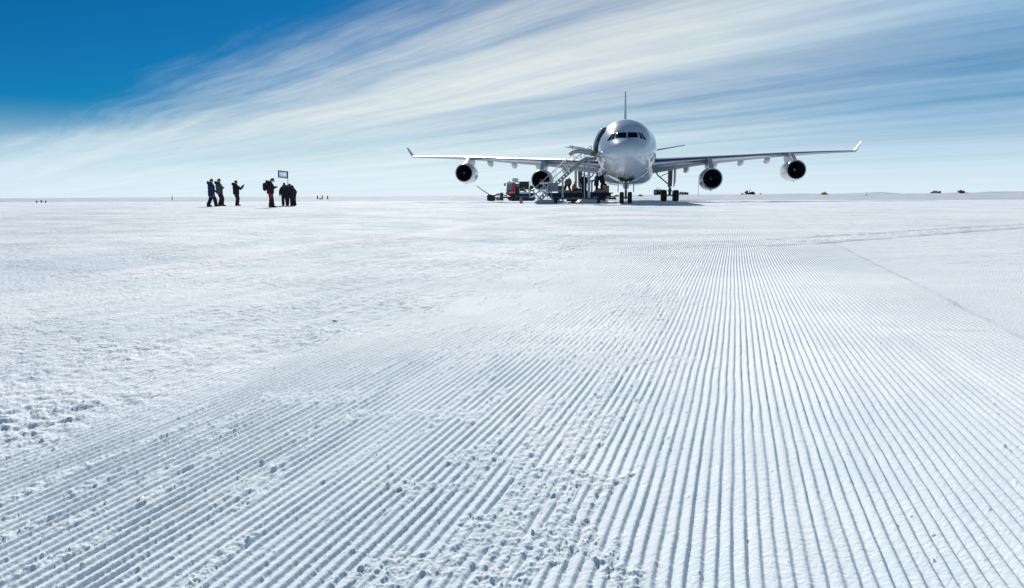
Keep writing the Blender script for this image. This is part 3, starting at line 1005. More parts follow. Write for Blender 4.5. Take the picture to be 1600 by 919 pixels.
g = MB()
g.tube([(0, 6.55, 2.5), (0, 6.66, 1.35)], .15, 12)
g.mat(1).tube([(0, 6.65, 1.45), (0, 6.67, .56)], .10, 12)
g.mat(0).tube([(-.42, 6.67, .54), (.42, 6.67, .54)], .07, 8)
g.beam((0, 6.6, 1.3), (0, 7.9, 2.3), .16, .12)
g.beam((-.16, 6.55, 1.45), (-.40, 6.4, 2.25), .06, .06); g.beam((.16, 6.55, 1.45), (.40, 6.4, 2.25), .06, .06)
g.beam((0, 6.52, 1.25), (0, 6.35, .95), .22, .05); g.beam((0, 6.35, .95), (0, 6.5, .62), .22, .05)
g.box((0, 6.45, 1.5), (.5, .12, .16), bevel=.03)
g.mat(0).tube([(0, 6.5, .55), (0, 6.42, .38)], [.10, .05], 8)
ng = g.build('nose_gear', ['gear_grey', 'bare_metal'], plane)
for s in (-1, 1):
    wheel(ng, (s * .375, 6.67, .54), .545, .40)
    MB().lathe([(0, .10), (.02, .09), (.14, .05)], (s * .17, 6.38, 1.56), (0, 1, 0), 12, True).build('landing_light', 'hub', ng)
    d_ = MB()
    d_.box((s * .72, 6.9, 1.55), (.07, 1.3, .95), bevel=.02)
    d_.beam((s * .70, 6.6, 2.0), (s * .50, 6.6, 2.45), .05, .05)
    d_.build('gear_door', 'gear_grey', ng)
    d_ = MB(); d_.box((s * .46, 5.0, 2.16), (.62, 1.5, .06), Matrix.Rotation(-s * .25, 3, 'Y'), .02)
    d_.build('front_gear_door', 'gear_dark', ng)
MB().box((0, 6.1, 2.20), (1.15, 1.6, .34), bevel=.05).build('wheel_well', 'gear_dark', ng)

for s in (-1, 1):
    g = MB()
    u0 = s * 5.55
    g.tube([(u0, 31.7, 4.1), (u0 - s * .02, 31.6, 1.75)], .24, 14)
    g.mat(1).tube([(u0, 31.6, 1.85), (u0, 31.6, .85)], .15, 12)
    g.mat(0).tube([(u0, 30.55, .78), (u0, 31.6, .86), (u0, 32.65, .78)], [.12, .17, .12], 10)
    for yy_ in (30.6, 32.6):
        g.tube([(u0 - .75, yy_, .74), (u0 + .75, yy_, .74)], .09, 8)
    g.beam((u0 - s * .18, 31.6, 2.1), (u0 - s * 1.55, 31.5, 3.25), .15, .15)
    g.beam((u0 - s * 1.55, 31.5, 3.25), (u0 - s * 1.7, 31.5, 3.75), .18, .18)
    g.beam((u0 - s * 1.3, 31.5, 3.0), (u0 - s * .1, 31.6, 3.55), .10, .10)
    g.beam((u0 - s * .0, 31.1, 1.65), (u0, 30.9, 1.2), .32, .06); g.beam((u0, 30.9, 1.2), (u0, 31.3, .9), .32, .06)
    g.tube([(u0 - .28, 31.4, 1.3), (u0 + .28, 31.4, 1.3)], .08, 8)
    g.tube([(u0 + s * .27, 31.4, 3.9), (u0 + s * .22, 31.4, 1.9)], .05, 6)
    mg = g.build('main_gear', ['gear_grey', 'bare_metal'], plane)
    d_ = MB()
    d_.prism([(u0 + s * .45, 30.8, 4.0), (u0 + s * .75, 31.9, 4.05), (u0 + s * .72, 32.2, 2.5), (u0 + s * .52, 31.9, 1.75), (u0 + s * .45, 30.9, 2.6)], (s * .09, 0, 0))
    d_.build('gear_door', 'gear_grey', mg)
    for yy_ in (30.6, 32.6):
        for t_ in (-1, 1):
            wheel(mg, (u0 + t_ * .72, yy_, .70), .70, .62)

# ------------------------------------------------------------------ people
M['skin'] = principled('skin', (0.46, 0.26, 0.19), 0.55)
M['eye'] = principled('eye_dark', (0.02, 0.015, 0.012), 0.3)
CLOTH = {}
def cloth(rgb, nm):
    if nm not in CLOTH:
        CLOTH[nm] = principled(nm, rgb, 0.85, noise=0.25, nscale=9, bump=0.01, spec=0.2)
    return CLOTH[nm]

def skin_mesh(name, verts, edges, radii, root, level=1):
    me = bpy.data.meshes.new('tmp')
    me.from_pydata(verts, edges, [])
    o = bpy.data.objects.new('tmp', me); col.objects.link(o)
    md = o.modifiers.new('s', 'SKIN'); md.use_smooth_shade = True
    for i, d in enumerate(me.skin_vertices[0].data):
        r_ = radii[i]
        d.radius = r_ if hasattr(r_, '__len__') else (r_, r_)
        d.use_root = (i == root)
    sb = o.modifiers.new('u', 'SUBSURF'); sb.levels = level; sb.render_levels = level
    dg = bpy.context.evaluated_depsgraph_get()
    out_ = bpy.data.meshes.new_from_object(o.evaluated_get(dg))
    out_.name = name
    bpy.data.objects.remove(o); bpy.data.meshes.remove(me)
    return out_

def lean_fn(ang, side=0.0, piv=(0, 0, .93)):
    r1 = Matrix.Rotation(-ang, 3, 'X') @ Matrix.Rotation(side, 3, 'Y')
    pv = Vector(piv)
    return lambda p: pv + r1 @ (Vector(p) - pv)

def person(label, foot, height, yaw, look, legs=None, arms=None, lean=0.0, side=0.0, coat_hem=.78, hood=True,
           hat='black', nod=0.0, group=None, pelvis_drop=0.0, cuff=None, pack=None):
    """look: dict(jacket, trousers, boots, glove); legs: [(knee, ankle)] left,right; arms: [(elbow, wrist)]"""
    dp = Vector((0, 0, -pelvis_drop))
    T = lean_fn(lean, side)
    up = lambda p: T(p) + dp
    legs = legs or [((-.12, .03, .50), (-.13, -.02, .09)), ((.12, .03, .50), (.13, -.02, .09))]
    arms = arms or [((-.31, -.04, 1.13), (-.30, .10, .90)), ((.31, -.04, 1.13), (.30, .10, .90))]
    pel = Vector((0, 0, .93)) + dp
    neck, hb, ht = up((0, .0, 1.47)), up((0, .03, 1.565)), up((0, .04 + nod * .10, 1.66 - nod * .03))
    nose = ht + (T((0, .125, 1.62 - nod * .07)) - T((0, .0, 1.62))) + Vector((0, 0, -.03))
    verts = [pel, up((0, .0, 1.12)), up((0, .0, 1.33)), neck, hb, ht, nose]
    edges = [(0, 1), (1, 2), (2, 3), (3, 4), (4, 5), (5, 6)]
    rad = [(.15, .12), (.14, .11), (.16, .12), .062, (.085, .095), (.088, .10), .020]
    sh = []
    for k, sx in enumerate((-1, 1)):
        e, w_ = (up(q) for q in arms[k])
        hand = w_ + (w_ - e).normalized() * .09
        s0 = up((sx * .19, 0, 1.41)); sh.append(s0)
        i = len(verts)
        verts += [s0, e, w_, hand]; edges += [(2, i), (i, i + 1), (i + 1, i + 2), (i + 2, i + 3)]
        rad += [.065, .046, .034, (.030, .04)]
    for k, sx in enumerate((-1, 1)):
        kn, an = (Vector(q) for q in legs[k])
        i = len(verts)
        verts += [pel + Vector((sx * .10, 0, -.06)), kn, an, an + Vector((0, .15, -.05))]
        edges += [(0, i), (i, i + 1), (i + 1, i + 2), (i + 2, i + 3)]
        rad += [.095, .062, .045, (.04, .035)]
    me = skin_mesh('person', [tuple(v_) for v_ in verts], edges, rad, 0)
    me.materials.append(M['skin'])
    o = bpy.data.objects.new('person', me); col.objects.link(o)
    k_ = height / 1.77
    o.location = foot; o.rotation_euler = (0, 0, yaw); o.scale = (k_ * 1.13, k_ * 1.13, k_)
    tag(o, label, 'person', group)
    # jacket
    jk = look['jacket']
    b = MB()
    rings = []
    for (z, rx, ry, yo) in ((coat_hem, .235, .175, 0), (coat_hem + .04, .25, .19, 0), (.98, .245, .19, .0), (1.12, .25, .19, .01), (1.27, .265, .20, .01),
                            (1.38, .245, .175, 0), (1.45, .17, .135, 0), (1.50, .10, .10, .0), (1.53, .095, .10, .01)):
        c = up((0, yo, z)) if z > .9 else Vector((0, yo, z)) + dp
        ex, ey = T((rx, 0, 0)) - T((0, 0, 0)), T((0, ry, 0)) - T((0, 0, 0))
        if z <= .9:
            ex, ey = Vector((rx, 0, 0)), Vector((0, ry, 0))
        rings.append([c + ex * math.cos(q) + ey * math.sin(q) for q in (2 * math.pi * j / 16 for j in range(16))])
    b.loft(rings)
    for k, sx in enumerate((-1, 1)):
        e, w_ = (up(q) for q in arms[k])
        s0 = up((sx * .17, 0, 1.40))
        b.tube([s0 - (e - s0) * .15, s0 + (e - s0) * .12, s0.lerp(e, .55), e, e.lerp(w_, .5), w_], [.095, .108, .10, .088, .08, .066], 10)
    b.build('jacket', jk, o)
    if hood:
        h_ = MB()
        c = up((0, -.13, 1.50))
        h_.ball(c, .14, 8, (1.05, .75, .72))
        h_.tube([up((.13, .02, 1.47)), up((.13, -.09, 1.55)), up((0, -.17, 1.58)), up((-.13, -.09, 1.55)), up((-.13, .02, 1.47))], [.05, .06, .065, .06, .05], 8)
        h_.build('hood', jk if hood is True else hood, o)
    if pack:
        p_ = MB(); c = up((0, -.28, 1.24))
        p_.box(c, (.34, .2, .5), bevel=.07); p_.build('backpack', pack, o)
    # trousers
    b = MB()
    b.ball(pel + Vector((0, 0, -.04)), .17, 8, (1.15, .95, .8))
    cf = MB()
    for k, sx in enumerate((-1, 1)):
        kn, an = (Vector(q) for q in legs[k])
        hp = pel + Vector((sx * .10, 0, -.05))
        if cuff:
            mid = hp.lerp(kn, .72)
            b.tube([hp + Vector((0, 0, .05)), hp.lerp(kn, .4), mid], [.125, .125, .112], 10)
            cf.tube([mid, kn, kn.lerp(an, .5), an], [.114, .112, .108, .105], 10)
        else:
            b.tube([hp + Vector((0, 0, .05)), hp.lerp(kn, .4), kn, kn.lerp(an, .5), an + Vector((0, 0, .01))], [.13, .125, .105, .102, .10], 10)
    b.build('trousers', look['trousers'], o)
    if cuff:
        cf.build('gaiters', cuff, o)
    for k in range(2):
        an = Vector(legs[k][1]); b = MB()
        b.tube([an + Vector((0, 0, .14)), an + Vector((0, -.005, .04)), an + Vector((0, .0, -.035))], [.092, .085, .08], 10)
        b.tube([an + Vector((0, -.09, -.045)), an + Vector((0, .02, -.035)), an + Vector((0, .13, -.045)), an + Vector((0, .20, -.055))], [.045, .056, .052, .035], 10)
        b.build('boot', look['boots'], o)
    # gloves with a palm, four fingers and a thumb
    for k, sx in enumerate((-1, 1)):
        e, w_ = (up(q) for q in arms[k])
        d = (w_ - e).normalized()
        x = d.cross(Vector((0, 0, 1)))
        x = x.normalized() if x.length > .1 else Vector((1, 0, 0))
        n_ = x.cross(d)
        b = MB()
        b.tube([w_ - d * .03, w_ + d * .03, w_ + d * .085], [.045, .046, .043], 8, flat_=.8)
        for q, L in ((-.033, .060), (-.011, .072), (.011, .075), (.033, .066)):
            p0 = w_ + d * .08 + x * q
            b.tube([p0, p0 + d * L * .5 - n_ * .008, p0 + d * L * .8 - n_ * .03], [.0125, .0115, .009], 6)
        p0 = w_ + d * .03 - x * sx * .042
        b.tube([p0, p0 + d * .03 - x * sx * .022, p0 + d * .06 - x * sx * .024], [.014, .013, .010], 6)
        b.build('glove', look['glove'], o)
    # head wear and eyes
    fwd = (T((0, 1, 0)) - T((0, 0, 0)))
    fwd = (fwd + Vector((0, 0, -nod * .5))).normalized()
    rt = Vector((1, 0, 0)); upv = rt.cross(fwd)
    b = MB(); rings = []
    for (z, r_) in ((-.02, .090), (.02, .094), (.055, .086), (.085, .064), (.105, .022)):
        c = ht + upv * (z + .02) - fwd * .012
        rings.append([c + rt * r_ * .92 * math.cos(q) + fwd * r_ * 1.05 * math.sin(q) + upv * (.022 * math.sin(q)) for q in (2 * math.pi * j / 14 for j in range(14))])
    b.loft(rings); b.build('hat', look.get('hat', cloth((.02, .02, .022), 'black_knit')), o)
    for sx in (-1, 1):
        c = ht + fwd * .098 + rt * sx * .034 - upv * .008
        MB().ball(c, .011, 5).build('eye', 'eye', o)
    return o

BLK = cloth((.020, .021, .026), 'black_cloth')
NAVYC = cloth((.020, .032, .075), 'navy_cloth')
GREYC = cloth((.070, .078, .085), 'grey_cloth')
DARKB = cloth((.022, .030, .042), 'dark_blue_cloth')
REDT = cloth((.42, .030, .028), 'red_cloth')
KHAKI = cloth((.15, .14, .10), 'khaki_cloth')
BLUET = cloth((.05, .14, .26), 'blue_cloth')
ORANGE = cloth((.62, .12, .05), 'orange_cloth')
FUR = cloth((.055, .05, .045), 'fur_trim')
PLUM = cloth((.045, .022, .028), 'plum_cloth')

def stand(px, py_feet, py_head):
    g = ground_at(px, py_feet)
    return g, (py_feet - py_head) * g.y / FPX

def px_person(label, px, yf, yh, face_deg, look, **kw):
    g, h = stand(px, yf, yh)
    return person(label, g, h, -R(face_deg), look, **kw)          # face_deg: 0 = away from us, 90 = picture right

GL = BLK
G1 = 'bystanders on the snow in dark polar clothes'
px_person('person in a long navy parka and light blue trousers showing above dark gaiters, hands down', 331.5, 322.8, 280.6, 68,
          dict(jacket=NAVYC, trousers=BLUET, boots=BLK, glove=GL), coat_hem=.66, cuff=PLUM, group=G1, hood=FUR,
          legs=[((-.12, -.06, .50), (-.13, -.20, .09)), ((.12, .16, .50), (.13, .22, .09))], arms=[((-.31, .02, 1.13), (-.20, .22, .98)), ((.31, .02, 1.13), (.20, .22, .98))])
px_person('person in a grey jacket and dark trousers with arms folded, close behind the navy parka', 344, 322.0, 280.4, 62,
          dict(jacket=GREYC, trousers=PLUM, boots=BLK, glove=GL), coat_hem=.80, group=G1, hood=FUR,
          legs=[((-.11, .10, .50), (-.12, .00, .09)), ((.11, .14, .50), (.12, .10, .09))], lean=-.04,
          arms=[((-.31, .08, 1.14), (.02, .21, 1.20)), ((.31, .08, 1.14), (-.02, .20, 1.16))])
px_person('lone person in black raising one arm towards the picture right', 370, 321.6, 283.0, 60,
          dict(jacket=BLK, trousers=PLUM, boots=BLK, glove=GL, hat=BLK), coat_hem=.80, group=G1, hood=BLK,
          legs=[((-.09, .08, .50), (-.09, .02, .09)), ((.09, .08, .50), (.09, .02, .09))], lean=-.03,
          arms=[((-.30, .0, 1.14), (-.29, .08, .90)), ((.27, .25, 1.17), (.25, .40, 1.38))])
px_person('person in a black parka and red trousers looking down at the hands', 423.6, 324.2, 279.0, 70,
          dict(jacket=BLK, trousers=REDT, boots=BLK, glove=cloth((.16, .05, .04), 'brown_glove')), coat_hem=.82, cuff=BLK, group=G1, nod=.8, hood=BLK,
          legs=[((-.12, .03, .48), (-.11, -.02, .09)), ((.11, .05, .48), (.10, .08, .09))], pack=BLK,
          arms=[((-.30, .0, 1.12), (-.10, .26, 1.20)), ((.30, .0, 1.12), (.10, .26, 1.22))])
px_person('person standing left in the huddle under the flag, hooded jacket open, one arm hanging', 445.6, 321.8, 286.6, -30,
          dict(jacket=BLK, trousers=BLK, boots=BLK, glove=cloth((.22, .05, .05), 'red_glove')), group=G1, hood=FUR, coat_hem=.76)
px_person('person in the middle of the huddle behind the flag pole, head bowed', 452.8, 321.4, 287.0, 150,
          dict(jacket=BLK, trousers=BLK, boots=BLK, glove=GL), group=G1, nod=.9, hood=BLK, lean=.10,
          arms=[((-.31, .06, 1.14), (-.10, .34, 1.16)), ((.31, .06, 1.14), (.10, .34, 1.16))])
px_person('person in a dark blue jacket stooping in on the right of the huddle', 458.8, 321.8, 287.6, -60,
          dict(jacket=DARKB, trousers=PLUM, boots=BLK, glove=GL), group=G1, nod=1.0, hood=FUR, lean=.34, pack=None,
          arms=[((-.31, .10, 1.16), (-.14, .38, 1.12)), ((.31, -.02, 1.12), (.28, .10, .90))])

# flag beside the huddle
g = ground_at(449.4, 321.7)
fl = empty('flag', g)
tag(fl, 'small blue bordered white flag on a thin pole by the huddled people', 'flag')
Yf = g.y
H = lambda px, py: at(px, py, Yf) - g
pm = MB(); pm.tube([H(449.3, 321.7), H(449.6, 300), H(449.9, 267)], [.030, .024, .016], 8)
pm.build('flag_pole', 'pole_dark', fl)
def flag_sheet(x0, x1, y0, y1, yoff, skew):
    vs, n, m_ = [], 12, 6
    for i in range(n + 1):
        for j in range(m_ + 1):
            s, t = i / n, j / m_
            px = x0 + (x1 - x0) * s
            py = y0 + (y1 - y0) * t + skew * (px - 449)
            p = H(px, py); p.y += .05 * math.sin((px - 449) * .9) + yoff
            vs.append(p)
    fs = [(i * (m_ + 1) + j, (i + 1) * (m_ + 1) + j, (i + 1) * (m_ + 1) + j + 1, i * (m_ + 1) + j + 1) for i in range(n) for j in range(m_)]
    return vs, fs
def flag_cloth_mat(name, rgb):
    mt = bpy.data.materials.new(name); mt.use_nodes = True
    n = NT(mt.node_tree)
    c = n.mix(n.noise(n.node('ShaderNodeTexCoord').outputs['Object'], 30.0, 3), tuple(v * .85 for v in rgb) + (1,), rgb + (1,))
    d = n.node('ShaderNodeBsdfDiffuse'); t = n.node('ShaderNodeBsdfTranslucent')
    n.l.new(c, d.inputs[0]); n.l.new(c, t.inputs[0])
    mx = n.node('ShaderNodeMixShader'); mx.inputs[0].default_value = 0.6
    n.l.new(d.outputs[0], mx.inputs[1]); n.l.new(t.outputs[0], mx.inputs[2])
    o_ = n.node('ShaderNodeOutputMaterial'); n.l.new(mx.outputs[0], o_.inputs[0])
    return mt
FLAGM = [flag_cloth_mat('flag_blue', (0.018, 0.045, 0.10)), flag_cloth_mat('flag_pale', (0.22, 0.36, 0.56)), flag_cloth_mat('flag_white', (0.62, 0.65, 0.68))]
vs, n_, m_ = [], 32, 24
for i in range(n_ + 1):
    for j in range(m_ + 1):
        px = 434.4 + 15.3 * i / n_
        py = 267.8 + 11.4 * j / m_ + .12 * (px - 449)
        p = H(px, py); p.y += .05 * math.sin((px - 449) * .9)
        vs.append(p)
b = MB()
for i in range(n_):
    for j in range(m_):
        u_, v_ = (i + .5) / n_, (j + .5) / m_
        edge_ = min(u_ * 1.35, (1 - u_) * 1.35, v_, 1 - v_)
        k = 0 if edge_ < .11 else 1
        if k == 1 and ((.22 < u_ < .44 and .32 < v_ < .66) or (.52 < u_ < .84 and .26 < v_ < .72)):
            k = 2
        b.f.append((i * (m_ + 1) + j, (i + 1) * (m_ + 1) + j, (i + 1) * (m_ + 1) + j + 1, i * (m_ + 1) + j + 1)); b.mi.append(k); b.sm.append(True)
b.v = [tuple(p) for p in vs]
b.build('flag_cloth', FLAGM, fl)

# ------------------------------------------------------------------ boarding stairs on pontoons
YS = 70.2
base = Vector((at(880, 318, YS).x, YS, 0))
st = empty('boarding_stairs', base)
tag(st, 'grey wheel-less boarding stairs on two pontoon sleds reaching the open front door', 'stairs')
def Q(px, py, dy=0.0):
    return at(px, py, YS) - base + Vector((0, dy, 0))
def zq(px, z, dy=0.0):
    p = Q(px, 300, dy); p.z = z; return p
HALF = .62
foot_a, head_a = (841, 313.5), (906, 253.5)
for dy in (-HALF, HALF):
    b = MB()
    p0, p1 = Q(*foot_a, dy), Q(*head_a, dy)
    p2 = Q(916, 247.8, dy)
    d = (p1 - p0).normalized(); nrm = Vector((-d.z, 0, d.x))
    if nrm.z < 0: nrm = -nrm
    for off in (-.135, .135):
        b.beam(p0 + nrm * off, p1 + nrm * off, .07, .07, up=nrm)
    n_ = 15
    for i in range(n_):
        q0, q1 = (i + .46) / n_, (i + .98) / n_
        b.beam(p0.lerp(p1, q0), p0.lerp(p1, q1), .05, .21, up=nrm)
    b.beam(p1, p2 + Vector((.1, 0, 0)), .07, .34)
    b.build('stringer', 'alu_grey', st)
for i in range(15):
    q = (i + .72) / 15
    p = Q(*foot_a).lerp(Q(*head_a), q)
    MB().box(p + Vector((0, 0, .02)), (.27, 2 * HALF - .1, .035), bevel=.008).build('tread', 'alu_grey', st)
# hand rails, both sides
for dy in (-HALF, HALF):
    b = MB()
    k = 0 if dy < 0 else -1.2
    b.tube([Q(835 + k, 295.3, dy), Q(897 + k, 239.0, dy), Q(905 + k, 236.3, dy), Q(926, 236.3, dy)], .024, 7)
    b.tube([Q(856 + k, 286.5, dy), Q(908 + k, 240.6, dy)], .020, 7)
    for i in range(7 if dy < 0 else 3):
        q = (i + .4) / (7 if dy < 0 else 3)
        lo = Q(*foot_a, dy).lerp(Q(*head_a, dy), q)
        hi = Q(835 + k, 295.3, dy).lerp(Q(897 + k, 239.0, dy), min(1, q + .03))
        b.tube([lo, hi], .016, 6)
        if i in (2, 4, 6):
            lo2 = Q(*foot_a, dy).lerp(Q(*head_a, dy), q + .10)
            b.tube([hi, lo2], .018, 6)
    for px in (908, 914, 920, 926):
        b.tube([Q(px, 248, dy), Q(px, 236.3, dy)], .017, 6)
    b.build('handrail', 'rail', st)
b = MB()
b.tube([Q(835.5, 295.3, -.75), Q(829.5, 297.5, -.75), Q(827.6, 300, -.75), Q(827.4, 306.8, -.75), Q(829.2, 308.8, -.75), Q(832, 308, -.75), Q(851, 289.5, -.75)], .06, 8)
b.tube([Q(831, 297.5, -.75), Q(843.5, 310.5, -.75)], .055, 8)
b.tube([Q(849, 289, -.75), Q(858, 299.5, -.75)], .05, 8)
b.tube([Q(840, 300, -.75), Q(851, 299.5, -.75)], .04, 8)
b.build('tow_bar', 'galv', st)
# landing at the door, with its weather hood
b = MB()
pa, pb = Q(913.5, 248.5), Q(931.5, 248.5)
b.box((pa + pb) / 2, ((pb - pa).length, 1.5, .26), bevel=.02)
b.build('landing', 'alu_grey', st)
b = MB()
pa, pb = Q(929, 246.5), Q(943.5, 249)
b.box(Vector(((pa.x + pb.x) / 2 - .05, .1, 4.36)), (.75, 1.35, .26), bevel=.02)
b.build('door_bridge', 'galv', st)
b = MB()
pts = [(888.6, 239.6), (892, 236.9), (897, 234.9), (904, 233.7), (911, 234.2), (918, 236.3), (925, 240.2)]
top_ = []
for dy in (-.72, .72):
    for (x, y) in pts:
        top_.append(Q(x, y, dy))
n_ = len(pts)
vs = top_ + [p - Vector((0, 0, .30 if 0 < i % n_ < n_ - 1 else .06)) for i, p in enumerate(top_)]
fs = []
for i in range(n_ - 1):
    fs += [(i, i + 1, n_ + i + 1, n_ + i), (2 * n_ + i, 3 * n_ + i, 3 * n_ + i + 1, 2 * n_ + i + 1),
           (i, 2 * n_ + i, 2 * n_ + i + 1, i + 1), (n_ + i, n_ + i + 1, 3 * n_ + i + 1, 3 * n_ + i)]
fs += [(0, n_, 3 * n_, 2 * n_), (n_ - 1, 3 * n_ - 1, 4 * n_ - 1, 2 * n_ - 1)]
b.add(vs, fs, True)
b.build('weather_hood', 'galv', st)
b = MB()
b.tube([Q(888.4, 229.2, -.6), Q(905, 231.5, -.6), Q(923, 234.3, -.6)], .045, 7)
b.tube([Q(893.3, 227.8, -.6), Q(893.6, 234.8, -.6)], .03, 6)
b.tube([Q(905, 231.5, -.6), Q(905.5, 237, -.6)], .025, 6)
b.tube([Q(914, 232.6, -.6), Q(918, 230.0, -.6), Q(923, 229.6, -.6)], .03, 6)
b.tube([Q(923, 229.6, -.6), Q(923.4, 236.3, -.6)], .022, 6)
b.build('hood_bar', 'rail', st)
# columns
for (px, wd, y0, dy) in ((919.3, .24, 247.5, -.55), (914.0, .10, 249, .55), (878.6, .17, 279.5, -.55)):
    b = MB()
    a, c = Q(px, y0, dy), Q(px, 316.5, dy); c.z = .12
    b.beam(a, c, wd, wd, bevel=.02)
    b.box(c + Vector((0, 0, .06)), (wd * 2.2, wd * 2.2, .05))
    b.build('column', 'galv', st)
# pontoons
for (x0, x1) in ((833.5, 886.5), (901.5, 950.5)):
    for dy in (-.95, .95):
        b = MB()
        a, c = zq(x0, 0), zq(x1, 0)
        L = c.x - a.x
        poly = [(a.x, dy, .16), (a.x + .32, dy, .03), (c.x - .9, dy, .03), (c.x - .1, dy, .16), (c.x - .15, dy, .22), (c.x - 1.1, dy, .40), (a.x + .35, dy, .40)]
        b.prism(poly, (0, .62, 0))
        b.build('pontoon', 'float_grey', st)
    cx_ = zq((x0 + x1) / 2 + 7, 0).x
    for dy in (-.95, .95):
        MB().box((cx_, dy, .36), (.30, .66, .55), bevel=.03).build('jack_bracket', 'navy', st)
b = MB()
for dy in (-.95, .95):
    b.beam(zq(870, .50, dy), zq(932, .50, dy), .12, .14)
b.beam(zq(878, .5, -.95), zq(878, .5, .95), .12, .12); b.beam(zq(919, .5, -.95), zq(919, .5, .95), .12, .12)
b.build('chassis', 'dark_grey', st)
b = MB()
b.box(Q(863.5, 292.8, .25), (.95, .8, .78), bevel=.03)
b.box(Q(863.5, 292.8, -.16), (.35, .04, .25)); b.beam(Q(862, 299, .3), zq(862, .45, .3), .1, .1)
b.build('hydraulic_box', 'alu_grey', st)
b = MB()
b.box(Q(851.8, 286.2, .2), (.95, .7, .16), bevel=.02); b.beam(Q(849, 287, .2), zq(849, .3, .2), .06, .06); b.beam(Q(856, 287, .2), zq(856, .4, .2), .06, .06)
b.build('control_shelf', 'white_plain', st)

o = MB().box((0, 0, .2), (.50, .45, .40), bevel=.015).mat(1).box((0, 0, .403), (.5, .07, .004)).build('cardboard_box', ['card', 'tan'])
pt = at(927.5, 246.2, YS); o.location = (pt.x, YS, 4.365 + .0); o.rotation_euler.z = .3
tag(o, 'brown box left on the top landing of the boarding stairs', 'box')

# ------------------------------------------------------------------ loading sled with its deck
YD = 76.6
bd = Vector((at(905, 301, YD).x, YD, 0))
sl_ = empty('cargo_sled', bd)
tag(sl_, 'long flat navy cargo sled beside the nose, workers and pallets on its deck', 'sled')
def D(px, py, dy=0.0):
    return at(px, py, YD) - bd + Vector((0, dy, 0))
deck_z = D(900, 301.2).z
xa, xb = D(853.5, 303).x, D(955.5, 303).x
b = MB()
b.box(((xa + xb) / 2, 0, deck_z - .06), (xb - xa, 2.4, .12), bevel=.02); b.build('deck', 'navy', sl_)
b = MB()
b.box(((xa + xb) / 2 - .05, -1.1, deck_z - .235), (xb - xa - .3, .12, .23)); b.box(((xa + xb) / 2 - .05, 1.1, deck_z - .235), (xb - xa - .3, .12, .23))
for q in np.linspace(.06, .94, 8):
    b.box((xa + (xb - xa) * q, 0, deck_z - .20), (.10, 2.06, .14))
b.build('frame', 'navy', sl_)
b = MB()
b.box(((xa + xb) / 2 - .1, 0, deck_z - .44), ((xb - xa) * .86, 1.7, .20), bevel=.04)
for q, w_ in ((.16, .5), (.36, .7), (.55, .45), (.8, .6)):
    b.box((xa + (xb - xa) * q, -.5, .36), (w_, .6, .34), bevel=.05)
b.build('undercarriage', 'black', sl_)
for px in (866, 895, 925, 943):
    for dy in (-.9, .9):
        b = MB()
        p = D(px, 306, dy)
        b.beam((p.x, dy, deck_z - .30), (p.x, dy, .10), .18, .18); b.beam((p.x - .30, dy, deck_z - .32), (p.x, dy, .2), .07, .07)
        b.box((p.x, dy, .06), (.9, .32, .12), bevel=.04)
        b.build('ski_leg', 'black', sl_)

def on_deck(px, dy=0.0):
    p = D(px, 301.2, dy); return Vector((p.x + bd.x, bd.y + dy, deck_z))

def pallet(x0, x1, h, dy, label, mt='wood', dep=1.1):
    a, c = on_deck(x0, dy), on_deck(x1, dy)
    L = c.x - a.x
    b = MB()
    for q in (-.45, 0, .45):
        b.box((0, q * dep, .05), (L, .1, .10))
    for i in range(6):
        b.box((-L / 2 + L * (i + .5) / 6, 0, .115), (L / 6 - .03, dep, .022))
    o_ = empty('pallet', ((a.x + c.x) / 2, a.y, deck_z)); tag(o_, label, 'pallet', 'loaded pallets on the cargo sled')
    b.build('boards', 'wood', o_)
    if h > .16:
        MB().box((0, 0, .127 + (h - .127) / 2), (L * .94, dep * .92, h - .127), bevel=.05).build('load', mt, o_)
    return o_
pallet(872.5, 889.5, .27, -.35, 'tan covered low pallet load left of the standing column, by the khaki worker', 'tan')
pallet(892.5, 904.5, .20, .1, 'low brown pallet beside the kneeling worker in orange', 'wood')
pallet(927, 942.5, .25, -.5, 'tan covered pallet load under the feet of the two lifting workers', 'tan')
a = on_deck(945.5, -.45)
b = MB(); b.box((0, 0, .34), (.60, .7, .68), bevel=.015)
cr_ = b.build('carton', 'card'); cr_.location = a
tag(cr_, 'large brown carton at the right end of the cargo sled', 'carton')
b = MB(); b.box((0, 0, .005 + .0), (.62, .06, .004)); 
o = MB().box((0, 0, .004), (.60, .07, .008)).build('tape', 'tan', cr_); o.location = (0, 0, .68)
a = on_deck(939.8, .45)
cr2 = MB().box((0, 0, .22), (.5, .6, .44), bevel=.015).build('carton', 'card'); cr2.location = a
tag(cr2, 'smaller brown carton tucked behind the large one on the sled', 'carton')
a = on_deck(877, .5)
b = MB(); b.box((0, 0, .32), (.62, .8, .64), bevel=.03).mat(1).box((0, 0, .67), (.66, .84, .06), bevel=.02)
b.mat(1).box((0, -.42, .35), (.4, .03, .08))
o = b.build('storage_case', ['dark_grey', 'black']); o.location = a
tag(o, 'dark storage case on the sled next to the grey box of the stairs', 'case')
a = on_deck(903, -.2)
b = MB(); b.tube([(-.28, 0, .27), (.28, 0, .30)], [.13, .11], 10); b.box((0, 0, .24), (.3, .2, .1), bevel=.03)
o = b.build('duffel_bag', BLK); o.location = a
tag(o, 'small dark bag lying on the low brown pallet', 'bag')
